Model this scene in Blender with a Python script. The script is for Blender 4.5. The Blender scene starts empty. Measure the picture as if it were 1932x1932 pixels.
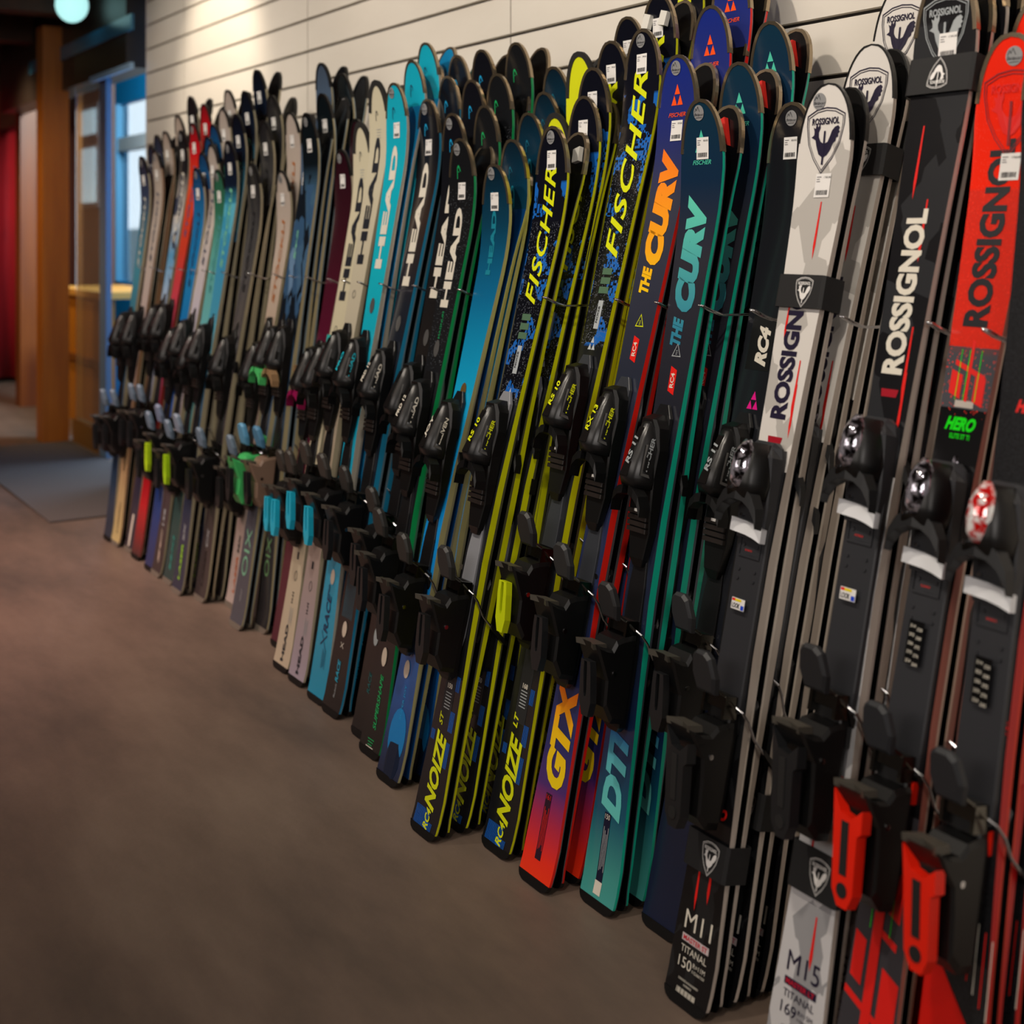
import bpy, math, random
import numpy as np
from mathutils import Matrix, Vector, Euler
random.seed(7)
sc = bpy.context.scene
COL = sc.collection
R = math.radians
# ------------------------------------------------------------------ camera, world, lights, exposure
CAM_H, WALL = 1.216, 1.96          # camera 1.216 m above the floor, 1.96 m from the slatted wall (y = 0)
cd = bpy.data.cameras.new('camera'); cam = bpy.data.objects.new('camera', cd); COL.objects.link(cam)
cam.location = (0, -WALL, CAM_H); cam.rotation_euler = (R(90), 0, R(57.2))
cd.sensor_width = 36; cd.lens = 45.65; cd.shift_y = -0.2723; cd.clip_start = .05; cd.clip_end = 80
cd.dof.use_dof = True; cd.dof.focus_distance = 2.55; cd.dof.aperture_fstop = 3.2
sc.camera = cam
sc.view_settings.view_transform = 'Standard'; sc.view_settings.look = 'None'
sc.view_settings.gamma = 1; sc.view_settings.exposure = 0; sc.view_settings.use_curve_mapping = False
w = bpy.data.worlds.new('world'); sc.world = w; w.use_nodes = True
w.node_tree.nodes['Background'].inputs[0].default_value = (.84, .94, 1, 1)
w.node_tree.nodes['Background'].inputs[1].default_value = 2.3
sc.cycles.max_bounces = 5; sc.cycles.diffuse_bounces = 3; sc.cycles.glossy_bounces = 3
sc.cycles.transmission_bounces = 4; sc.cycles.caustics_reflective = False; sc.cycles.caustics_refractive = False
sc.cycles.sample_clamp_indirect = 4
sc.cycles.use_denoising = True

def spot(name, loc, tgt, power, color, angle, blend=.7, size=.06):
    l = bpy.data.lights.new(name, 'SPOT'); l.energy = power; l.color = color
    l.spot_size = R(angle); l.spot_blend = blend; l.shadow_soft_size = size
    o = bpy.data.objects.new(name, l); COL.objects.link(o); o.location = loc
    o.rotation_euler = (Vector(tgt) - Vector(loc)).to_track_quat('-Z', 'Y').to_euler(); return o
def area(name, loc, tgt, power, color, sx, sy):
    l = bpy.data.lights.new(name, 'AREA'); l.energy = power; l.color = color
    l.shape = 'RECTANGLE'; l.size = sx; l.size_y = sy
    o = bpy.data.objects.new(name, l); COL.objects.link(o); o.location = loc
    o.rotation_euler = (Vector(tgt) - Vector(loc)).to_track_quat('-Z', 'Y').to_euler(); return o
WARM = (1, .89, .755)
for i, (x, p) in enumerate(((.6, 70), (-.9, 85), (-2.1, 85), (-3.2, 75), (-4.3, 72), (-5.4, 80))):
    spot('ceiling_spot', (x, -1.75, 2.85), (x - .15, -.25, 1.35), p, WARM, 82)
spot('wall_washer', (-5.25, -.75, 2.75), (-5.35, 0, 1.95), 64, (1, .86, .68), 62)
spot('floor_spot', (-5.2, -2.8, 2.9), (-4.9, -1.9, 0), 560, (1, .62, .55), 75, 1, .2)
spot('floor_spot', (-3.0, -3.4, 2.9), (-3.9, -2.3, 0), 70, (1, .68, .54), 90, 1, .2)
area('room_glow', (-1.6, -4.2, 2.3), (-2.6, -.4, .7), 42, (1, .90, .82), 3.5, 1.2)
area('side_glow', (2.6, -2.6, 2.0), (-2.0, -.4, .9), 44, (1, .92, .86), 1.6, 1.2)
spot('hall_fill', (-7.0, -1.9, 2.35), (-8.1, -.1, .9), 120, (1, .70, .36), 60, 1, .1)  # added unseen fill that warms and brightens the wooden post
area('door_daylight_fill', (-7.0, 1.1, 1.6), (-5.6, -1.5, 0), 26, (.45, .68, 1), .7, 1.2)  # added blue fill that boosts the weak daylight through the door
area('vestibule_fill', (-7.6, .52, 2.45), (-9.9, .72, 1.3), 85, (.7, .9, 1), .5, .5)  # added unseen fill inside the vestibule, brightens its blue walls
spot('curtain_fill', (-9.4, -1.6, 2.35), (-11.1, -.2, 1.0), 95, (1, .75, .6), 90, 1, .1)  # added unseen fill so the red curtain is not dark
spot('counter_fill', (-8.6, -.5, 2.35), (-9.0, .5, .7), 70, (1, .72, .42), 95, 1, .1)  # added unseen warm fill for the counter behind the glass

# ------------------------------------------------------------------ materials
def srgb(h):
    h = h.lstrip('#'); c = [int(h[i:i+2], 16) / 255 for i in (0, 2, 4)]
    return tuple(x / 12.92 if x <= .04045 else ((x + .055) / 1.055) ** 2.4 for x in c) + (1,)
_m = {}
def mat(hexc, rough=.5, metal=0, key=None, **kw):
    k = key or (hexc, rough, metal, tuple(sorted(kw.items())))
    if k in _m: return _m[k]
    m = bpy.data.materials.new('mat_%s' % hexc.strip('#')); m.use_nodes = True
    b = m.node_tree.nodes['Principled BSDF']
    b.inputs['Base Color'].default_value = srgb(hexc); b.inputs['Roughness'].default_value = rough
    b.inputs['Metallic'].default_value = metal
    for kk, v in kw.items(): b.inputs[kk.replace('_', ' ')].default_value = v
    _m[k] = m; return m
def N(nt, typ, **kw):
    n = nt.nodes.new(typ)
    for k, v in kw.items():
        if k.startswith('i_'):
            key = k[2:]; key = int(key) if key.isdigit() else key.replace('_', ' ')
            n.inputs[key].default_value = v
        else: setattr(n, k, v)
    return n
def ramp(nt, fac, stops, interp='LINEAR'):
    r = N(nt, 'ShaderNodeValToRGB'); cr = r.color_ramp; cr.interpolation = interp
    while len(cr.elements) < len(stops): cr.elements.new(.5)
    while len(cr.elements) > len(stops): cr.elements.remove(cr.elements[-1])
    for e, (p, c) in zip(cr.elements, sorted(stops)):
        e.position = p; e.color = srgb(c) if isinstance(c, str) else (c, c, c, 1)
    nt.links.new(fac, r.inputs[0]); return r.outputs[0]
def mix(nt, fac, a, b):
    m = N(nt, 'ShaderNodeMix', data_type='RGBA')
    for s, v in ((0, fac), (6, a), (7, b)):
        if isinstance(v, (int, float)): m.inputs[s].default_value = v
        elif isinstance(v, str): m.inputs[s].default_value = srgb(v)
        else: nt.links.new(v, m.inputs[s])
    return m.outputs[2]
def mul(nt, a, b, op='MULTIPLY'):
    m = N(nt, 'ShaderNodeMath', operation=op)
    for s, v in ((0, a), (1, b)):
        if isinstance(v, (int, float)): m.inputs[s].default_value = v
        else: nt.links.new(v, m.inputs[s])
    return m.outputs[0]
def top_mat(name, stops, interp='LINEAR', rough=.22, layers=(), vstops=None):
    """printed top sheet: colour stops along the ski (0 tail .. 1 tip) plus printed layers"""
    m = bpy.data.materials.new(name); m.use_nodes = True; nt = m.node_tree
    b = nt.nodes['Principled BSDF']; b.inputs['Roughness'].default_value = rough
    b.inputs['Coat Weight'].default_value = .35; b.inputs['Coat Roughness'].default_value = .12
    uv = N(nt, 'ShaderNodeUVMap'); sx = N(nt, 'ShaderNodeSeparateXYZ'); nt.links.new(uv.outputs[0], sx.inputs[0])
    U, V = sx.outputs[0], sx.outputs[1]
    tc = N(nt, 'ShaderNodeTexCoord')
    c = ramp(nt, U, stops, interp)
    for L in layers:
        kind, col, sc_, th, band = L[:5]
        mp = N(nt, 'ShaderNodeMapping'); nt.links.new(tc.outputs['Object'], mp.inputs[0])
        mp.inputs['Scale'].default_value = sc_
        if len(L) > 5: mp.inputs['Rotation'].default_value = L[5]
        if kind == 'noise':
            t = N(nt, 'ShaderNodeTexNoise', i_Scale=1.0, i_Detail=1.0); o = t.outputs[0]
        elif kind == 'cells':
            t = N(nt, 'ShaderNodeTexVoronoi', i_Scale=1.0); t.distance = 'CHEBYCHEV'
            s2 = N(nt, 'ShaderNodeSeparateColor'); nt.links.new(t.outputs['Color'], s2.inputs[0]); o = s2.outputs[0]
        elif kind == 'checker':
            t = N(nt, 'ShaderNodeTexChecker', i_Scale=1.0); o = t.outputs[1]
        elif kind == 'wave':
            t = N(nt, 'ShaderNodeTexWave', i_Scale=1.0, i_Distortion=0.0); o = t.outputs['Fac']
        elif kind == 'speck':
            t = N(nt, 'ShaderNodeTexWhiteNoise'); t.noise_dimensions = '3D'
            q = N(nt, 'ShaderNodeVectorMath', operation='FLOOR'); nt.links.new(mp.outputs[0], q.inputs[0])
            nt.links.new(q.outputs[0], t.inputs[0]); o = t.outputs[0]
        if kind != 'speck': nt.links.new(mp.outputs[0], t.inputs['Vector'])
        f = mul(nt, o, th, 'GREATER_THAN')
        if band:
            f = mul(nt, f, ramp(nt, U, [(max(0, band[0] - .001), 0.), (band[0], 1.), (band[1], 1.), (min(1, band[1] + .001), 0.)], 'LINEAR'))
        c = mix(nt, f, c, col)
    nt.links.new(c, b.inputs['Base Color'])
    return m
def grad_mat(name, stops, l0, l1, rough=.35):
    m = bpy.data.materials.new(name); m.use_nodes = True; nt = m.node_tree; b = nt.nodes['Principled BSDF']
    b.inputs['Roughness'].default_value = rough
    tc = N(nt, 'ShaderNodeTexCoord'); s = N(nt, 'ShaderNodeSeparateXYZ'); nt.links.new(tc.outputs['Object'], s.inputs[0])
    mr = N(nt, 'ShaderNodeMapRange', i_1=l0, i_2=l1); nt.links.new(s.outputs[2], mr.inputs[0])
    nt.links.new(ramp(nt, mr.outputs[0], stops), b.inputs['Base Color']); return m
BLACK = mat('#0a0a0b', .38); MATTE = mat('#101012', .6); GREY = mat('#2b2c30', .45); DGREY = mat('#1a1b1d', .45)
STEEL = mat('#b8b4ac', .22, 1); BRONZE = mat('#a89880', .26, .9); CHROME = mat('#d8d8dc', .1, 1)
WHITE = mat('#e8e6e2', .5); SILVER = mat('#b9bcc0', .35, .3); RUBBER = mat('#151414', .7)

# ------------------------------------------------------------------ mesh helpers
def me(name, V, F, mats=(), mi=None, smooth=True, uv=None):
    m = bpy.data.meshes.new(name); m.from_pydata([tuple(map(float, v)) for v in V], [], F)
    for x in mats: m.materials.append(x)
    if mi is not None: m.polygons.foreach_set('material_index', mi)
    if smooth: m.polygons.foreach_set('use_smooth', [True] * len(m.polygons))
    if uv is not None:
        l = m.uv_layers.new(name='UVMap')
        for li, lo in enumerate(m.loops): l.data[li].uv = uv[lo.vertex_index]
    m.update(); return m
def ob(name, mesh, parent=None, loc=(0, 0, 0), rot=None, **props):
    o = bpy.data.objects.new(name, mesh); COL.objects.link(o); o.location = loc
    if rot: o.rotation_euler = rot
    if parent: o.parent = parent
    for k, v in props.items(): o[k] = v
    return o
class B:                                            # mesh builder
    def __init__(s): s.V, s.F, s.M = [], [], []
    def add(s, V, F, m=0):
        k = len(s.V); s.V += [tuple(v) for v in V]; s.F += [tuple(i + k for i in f) for f in F]; s.M += [m] * len(F); return s
    def box(s, x0, x1, y0, y1, z0, z1, m=0):
        V = [(x, y, z) for x in (x0, x1) for y in (y0, y1) for z in (z0, z1)]
        return s.add(V, [(0, 1, 3, 2), (4, 6, 7, 5), (0, 4, 5, 1), (2, 3, 7, 6), (0, 2, 6, 4), (1, 5, 7, 3)], m)
    def loft(s, rings, m=0, cap=True):              # rings of equal length
        n = len(rings[0]); V = [p for r in rings for p in r]; F = []
        for i in range(len(rings) - 1):
            for j in range(n): F.append((i*n+j, i*n+(j+1) % n, (i+1)*n+(j+1) % n, (i+1)*n+j))
        if cap: F += [tuple(range(n))[::-1], tuple((len(rings)-1)*n+j for j in range(n))]
        return s.add(V, F, m)
    def tube(s, pts, r, m=0, n=6):
        P = [Vector(p) for p in pts]; rings = []
        for i, p in enumerate(P):
            d = (P[min(i+1, len(P)-1)] - P[max(i-1, 0)]).normalized()
            u = d.cross(Vector((0.3, .2, 1) if abs(d.z) < .9 else (1, 0, 0))).normalized(); v = d.cross(u)
            rr = r[i] if isinstance(r, (list, tuple)) else r
            rings.append([tuple(p + u*math.cos(a)*rr + v*math.sin(a)*rr) for a in [k*2*math.pi/n for k in range(n)]])
        return s.loft(rings, m)
    def prism(s, poly, y0, y1, m=0):                # polygon in x,z extruded along y
        n = len(poly); V = [(x, y0, z) for x, z in poly] + [(x, y1, z) for x, z in poly]
        return s.add(V, [tuple(range(n)), tuple(range(2*n-1, n-1, -1))] + [(i, i+n, (i+1) % n + n, (i+1) % n) for i in range(n)], m)
    def frame(s, outer, inner, y0, y1, m=0):
        n = len(outer); V = [(x, y, z) for y in (y0, y1) for P in (outer, inner) for x, z in P]; F = []
        for i in range(n):
            j = (i+1) % n
            F += [(i, j, n+j, n+i), (2*n+i, 3*n+i, 3*n+j, 2*n+j), (i, 2*n+i, 2*n+j, j), (n+i, n+j, 3*n+j, 3*n+i)]
        return s.add(V, F, m)
    def mesh(s, name, mats, smooth=False):
        m = me(name, s.V, s.F, mats, s.M, smooth)
        bm_fix(m); return m
import bmesh
def bm_fix(m):
    b = bmesh.new(); b.from_mesh(m); bmesh.ops.recalc_face_normals(b, faces=b.faces); b.to_mesh(m); b.free()
def octo(w, n0, n1, l, ch=.25, w1=None):            # cross-section: half width w at n0, w1 at n1
    w1 = w if w1 is None else w1; c = ch * min(w, (n1 - n0) / 2)
    P = [(-w, n0), (w, n0), (w, n0 + c), (w1 + (w-w1)*.2, n1 - c), (w1 - c, n1), (-w1 + c, n1), (-w1 - (w-w1)*.2, n1 - c), (-w, n0 + c)]
    return [(a, -n, l) for a, n in P]
def ellipse(cx, cy, rx, ry, n=20): return [(cx + rx*math.cos(2*math.pi*k/n), cy + ry*math.sin(2*math.pi*k/n)) for k in range(n)]

# ------------------------------------------------------------------ ski geometry (x across, -y out of the top sheet, z along)
WS, WW, WT = .0595, .0345, .0505
def hw(l, L, k=1.):
    tm = .42; t = min(max((l - .08) / (L - .21), 0), 1)
    if t < tm: w_ = WW + (WT - WW) * ((tm - t) / tm) ** 1.8
    else: w_ = WW + (WS - WW) * ((t - tm) / (1 - tm)) ** 1.8
    if l < .08: w_ = WT * (1 - .03 * (.08 - l) / .08)
    if l > L - .13:
        x = (l - (L - .13)) / .13; w_ = WS * max(1 - x ** 2.5, 0) ** .5
    r = .02
    if l < r: w_ = w_ - r + math.sqrt(max(r*r - (r - l) ** 2, 0)) * 1.0
    return w_ * k
def nb(l, L, curl):
    n = curl * max(0, (l - (L - .25)) / .25) ** 1.9
    if l < .06: n += .006 * ((.06 - l) / .06) ** 1.5
    return n
def th(l, L):
    t = l / L; return .006 + .006 * max(0, math.sin(math.pi * min(max(t, .0), 1))) + .009 * math.exp(-((t - .40) / .17) ** 2)
def stations(L):
    return [0, .004, .009, .014, .02, .04, .08, .15, .25, .4, .55, .7] + [x for x in (.85, 1.0, 1.15, 1.28, 1.4) if x < L - .3] + \
        [L - d for d in (.25, .21, .18, .155, .13, .11, .09, .07, .055, .04, .028, .018, .01, .004, .0)]
def pt(l, a, L, curl, off=0., top=True):
    n = nb(l, L, curl) + (th(l, L) if top else 0)
    return (a, -(n + off), l)
def ski_meshes(L, curl, k):
    S = stations(L); NA = 6; V = []; F = []; uv = []
    for l in S:
        h = max(hw(l, L, k), .0004)
        for j in range(NA + 1):
            a = -h + 2*h*j/NA; V.append(pt(l, a, L, curl)); uv.append((l / L, a / .12 + .5))
    for i in range(len(S) - 1):
        for j in range(NA): F.append((i*(NA+1)+j, i*(NA+1)+j+1, (i+1)*(NA+1)+j+1, (i+1)*(NA+1)+j))
    # body: side walls (slot 0), steel edge (slot 1), base (slot 2)
    V2 = []; F2 = []; M2 = []
    for l in S:
        h = max(hw(l, L, k), .0004)
        for sg in (-1, 1):
            V2 += [pt(l, sg*h, L, curl), pt(l, sg*(h+.0006), L, curl, -th(l, L)*.72), pt(l, sg*(h+.0006), L, curl, 0, False)]
    for i in range(len(S) - 1):
        for sgn in (0, 1):
            o = i*6 + sgn*3
            for q in (0, 1):
                f = (o+q, o+q+1, o+6+q+1, o+6+q); F2.append(f if sgn else f[::-1]); M2.append(q)
        F2.append((i*6+2, i*6+5, (i+1)*6+5, (i+1)*6+2)); M2.append(2)
    F2.append((0, 3, 4, 1)); M2.append(0); F2.append((1, 4, 5, 2)); M2.append(1)
    n = len(S) - 1; F2.append((n*6, n*6+2, n*6+5, n*6+3)); M2.append(0)
    return (V, F, uv), (V2, F2, M2)
def guard_mesh(L, curl, k, l0, inner, m):           # protective rim around the shovel
    P = []; S = [L - l0] + [x for x in stations(L) if x > L - l0]
    left = [(-hw(l, L, k), l) for l in S]; P = left + [(-a, l) for a, l in left[::-1][1:]]
    rings = []
    for i, (a, l) in enumerate(P):
        a0, l0_ = P[max(i-1, 0)]; a1, l1 = P[min(i+1, len(P)-1)]
        ta, tl = a1 - a0, l1 - l0_; d = math.hypot(ta, tl) or 1; nx, nl = tl/d, -ta/d     # inward normal (path runs up the left)
        ai, li = a + nx*inner, l + nl*inner; ao, lo = a - nx*.0014, l - nl*.0014
        rings.append([pt(min(lo, L), ao, L, curl, -th(l, L) - .001), pt(min(lo, L), ao, L, curl, .0012),
                      pt(min(li, L), ai, L, curl, .0014), pt(min(li, L), ai, L, curl, -th(l, L) - .001)])
    return B().loft(rings).mesh('guard', [m])
def tail_cap_mesh(L, k, m, hgt=.012):
    r = []
    for l in [x for x in stations(L) if x < hgt + .001] + [hgt + .004]:
        h = hw(l, L, k) + .001; t = th(l, L) + .0012; n0 = nb(l, L, 0)
        r.append([(-h, -(n0-.001), l-.001), (h, -(n0-.001), l-.001), (h, -(n0+t), l-.001), (-h, -(n0+t), l-.001)])
    return B().loft(r).mesh('tail_protector', [m])

# ------------------------------------------------------------------ print: lettering, emblems, labels mapped on the ski
_txt = {}
def text2d(s, bold=.0, shear=0., sx=1., space=1.):
    k = (s, bold, shear, space)
    if k not in _txt:
        cu = bpy.data.curves.new('t', 'FONT'); cu.body = s; cu.size = 1; cu.shear = shear; cu.offset = bold
        cu.resolution_u = 3; cu.align_x = 'CENTER'; cu.space_character = space
        o = bpy.data.objects.new('t', cu); COL.objects.link(o)
        m = o.to_mesh(); V = np.array([v.co[:2] for v in m.vertices]).reshape(-1, 2); F = [tuple(p.vertices) for p in m.polygons]
        o.to_mesh_clear(); bpy.data.objects.remove(o); bpy.data.curves.remove(cu)
        if len(V):
            V = V - [(V[:, 0].min() + V[:, 0].max()) / 2, (V[:, 1].min() + V[:, 1].max()) / 2]
            H = V[:, 1].max() - V[:, 1].min(); V = V / H
        _txt[k] = (V, F)
    V, F = _txt[k]; return V * [sx, 1], F
def T(s, l, a, h, col, d='up', length=None, bold=.02, it=0., space=1., off=.0010, name='lettering'):
    """text centred at (l, a), cap height h, optional total length"""
    V, F = text2d(s, bold, it, 1., space)
    if not len(V): return None
    W = V[:, 0].max() - V[:, 0].min(); sx = (length / (W * h)) if length else 1.
    x, y = V[:, 0] * h * sx, V[:, 1] * h
    if d == 'up': L_, A_ = l + x, a - y
    elif d == 'down': L_, A_ = l - x, a + y
    elif d == 'flip': L_, A_ = l - y, a - x
    else: L_, A_ = l + y, a + x
    return (name, np.stack([L_, A_], 1), F, col, off)
def P(poly, col, off=.0008, name='emblem'):         # poly = (a, l) points
    V = np.array([(l, a) for a, l in poly]); return (name, V, [tuple(range(len(V)))], col, off)
def ring(poly_o, poly_i, col, off=.0010, name='emblem'):
    n = len(poly_o); V = np.array([(l, a) for a, l in poly_o + poly_i])
    return (name, V, [(i, (i+1) % n, n+(i+1) % n, n+i) for i in range(n)], col, off)
def grid(a0, a1, l0, l1, col, off=.0008, name='emblem', nx=2, nl=5, r=0.):
    V = []; F = []
    for i in range(nl+1):
        for j in range(nx+1): V.append((l0+(l1-l0)*i/nl, a0+(a1-a0)*j/nx))
    for i in range(nl):
        for j in range(nx): F.append((i*(nx+1)+j, i*(nx+1)+j+1, (i+1)*(nx+1)+j+1, (i+1)*(nx+1)+j))
    return (name, np.array(V), F, col, off)
INK = mat('#16161c', .4); NAVYINK = mat('#1c1530', .4); PAPER = mat('#e4e2e0', .55); DOT = mat('#a3a4a6', .3, .35)
def label(l, a=0., price="850.00", w_=.034, h=.041, paper=PAPER):
    it = [grid(a-w_/2, a+w_/2, l-h/2, l+h/2, paper, .0014, 'price_label')]
    rnd = random.Random(int(l*1000)); x = a - w_*.38
    while x < a + w_*.36:
        b_ = rnd.choice((.0005, .0009, .0014)); it.append(grid(x, x+b_, l-h*.40, l-h*.20, INK, .0018, 'price_label', 1, 1)); x += b_ + rnd.choice((.0006, .001))
    for q, ww in ((.34, .3), (.24, .2), (.15, .24)):
        it.append(grid(a-w_*.42, a-w_*.42+w_*ww, l+h*q, l+h*(q+.035), mat('#77757a', .5), .0018, 'price_label', 1, 1))
    it.append(T(price, l+h*.34, a+w_*.27, .0034, INK, 'across', bold=0., off=.0018, name='price_label')); return it
def sticker(l, a=-.004, r=.0145):
    it = [P(ellipse(a, l, r, r, 22), DOT, .0014, 'round_sticker')]
    z = [(-.8, .1), (-.5, .65), (-.35, .35), (-.1, .85), (.25, .1), (.18, .1), (-.1, .68), (-.36, .22), (-.5, .5), (-.72, .1)]
    it.append(P([(a + x*r, l + y*r) for x, y in z], INK, .0018, 'round_sticker'))
    it.append(T('Best', l-.2*r, a-.38*r, .0052, INK, 'across', it=.3, bold=.0, off=.0018, name='round_sticker'))
    it.append(T('SPORT', l-.32*r, a+.42*r, .0036, INK, 'across', it=.2, bold=.0, off=.0018, name='round_sticker'))
    it.append(grid(a-.6*r, a+.6*r, l-.66*r, l-.6*r, INK, .0018, 'round_sticker', 1, 1)); return it
SH = [(-.43, .40), (-.22, .50), (0, .53), (.22, .50), (.43, .40), (.43, .22), (.36, -.10), (.22, -.36), (0, -.62), (-.22, -.36), (-.36, -.10), (-.43, .22)]
def roost():
    body = [(-.30, .02), (-.24, .06), (-.24, .12), (-.27, .2), (-.22, .17), (-.2, .26), (-.16, .19), (-.12, .28), (-.11, .18), (-.14, .1), (-.13, .02), (-.08, -.06), (0, -.1), (.08, -.07), (.12, .02), (.16, .12), (.22, .18),
            (.29, .2), (.33, .16), (.31, .12), (.34, .09), (.3, .06), (.31, .01), (.26, -.01), (.26, -.06), (.2, -.1), (.16, -.2), (.08, -.3), (.0, -.34), (-.1, -.28), (-.16, -.16), (-.2, -.03), (-.25, .0)]
    return body
def shield(l, a, s, line, bird, flip=1, fill=None, name='crest', o=0.):
    f = lambda pl, k: [(a + x*s*k*flip, l + (y-.0)*s*k*flip) for x, y in pl]
    it = []
    if fill: it.append(P(f(SH, 1.), fill, .0006+o, name))
    it.append(ring(f(SH, 1.), f(SH, .962), line, .0010+o, name)); it.append(ring(f(SH, .91), f(SH, .885), line, .0010+o, name))
    it.append(P(f(roost(), 1.), bird, .0010+o, name))
    it.append(grid(a-.02*s, a+.02*s, l-.46*s*1, l+.12*s, line if not fill else fill, .0013+o, name, 1, 3))
    it.append(T('ROSSIGNOL', l+.29*s*flip, a, .12*s, bird, 'across' if flip > 0 else 'flip', length=.62*s, bold=.03, off=.0012+o, name=name)); return it
def tri(l, a, s, col, up='across'):                 # three small triangles stacked into one
    it = []; t = [(-.5, -.5), (.5, -.5), (0, .5)]
    for cx, cy in ((0, .54), (-.54, -.54), (.54, -.54)):
        q = [(cx + x, cy + y) for x, y in t]
        it.append(P([(a + x*s*.42, l + y*s*.5) for x, y in q], col))
    return it
def hlogo(l, a, s, col):
    o = [(-.42, -1.), (-.42, .2), (-.34, .62), (-.12, .92), (.14, .84), (.42, .4), (.62, -.1), (.36, .12), (.12, .5), (-.06, .6), (-.2, .45), (-.24, .1), (-.26, -1.)]
    return [P([(a + x*s*.5, l + y*s*.5) for x, y in o], col), P(ellipse(a+.02*s, l-.02*s, .05*s, .05*s, 8), col)]
def oval(l, a, rx, rl, col): return [P(ellipse(a, l, rx, rl, 20), col, .0016, 'magnet_disc')]
def spear(l0, l1, a, w_, col): return [P([(a-.001, l1), (a+.0015, l1), (a+w_*.45, l0+(l1-l0)*.25), (a+w_*.1, l0), (a-w_*.4, l0+(l1-l0)*.22)], col)]
def small(l, a, n, col, wd=.02, dl=.006, d='across'):
    it = []
    for i in range(n):
        k = 1 - .15*(i % 3)
        it.append(grid(a-wd/2*k, a+wd/2*k, l-i*dl, l-i*dl+.0018, col, .001, 'lettering', 1, 1) if d == 'across' else grid(a+i*dl, a+i*dl+.0016, l-wd/2*k, l+wd/2*k, col, .001, 'lettering', 1, 1))
    return it
def build_print(items, L, curl, parent, base=False, shine=None):
    groups = {}
    for q, it in enumerate(items):
        if it is None: continue
        name, V, F, col, off = it
        big = max(np.ptp(V[:, 0]), np.ptp(V[:, 1]))
        if name == 'lettering': key = ('lettering', q) if big > .024 else ('fine_print', 0)
        elif name == 'emblem': key = ('emblem', q) if big > .03 or len(F) == 1 and big > .012 else ('fine_print', 0)
        else: key = (name, 0)
        groups.setdefault(key, []).append((V, F, col, off))
    for (name, _q), its in groups.items():
        VV = []; FF = []; MI = []; mats = []
        for V, F, col, off in its:
            if col not in mats: mats.append(col)
            k = len(VV); mi = mats.index(col)
            for l, a in V:
                l_ = min(max(l, 0), L); x, y, z = pt(l_, a, L, curl, off)
                VV.append((x, y, l))
            FF += [tuple(i + k for i in f) for f in F]; MI += [mi]*len(F)
        o_ = ob(name, me(name, VV, FF, mats, MI, False), parent)
        if name == 'fine_print': o_['kind'] = 'stuff'

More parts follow.
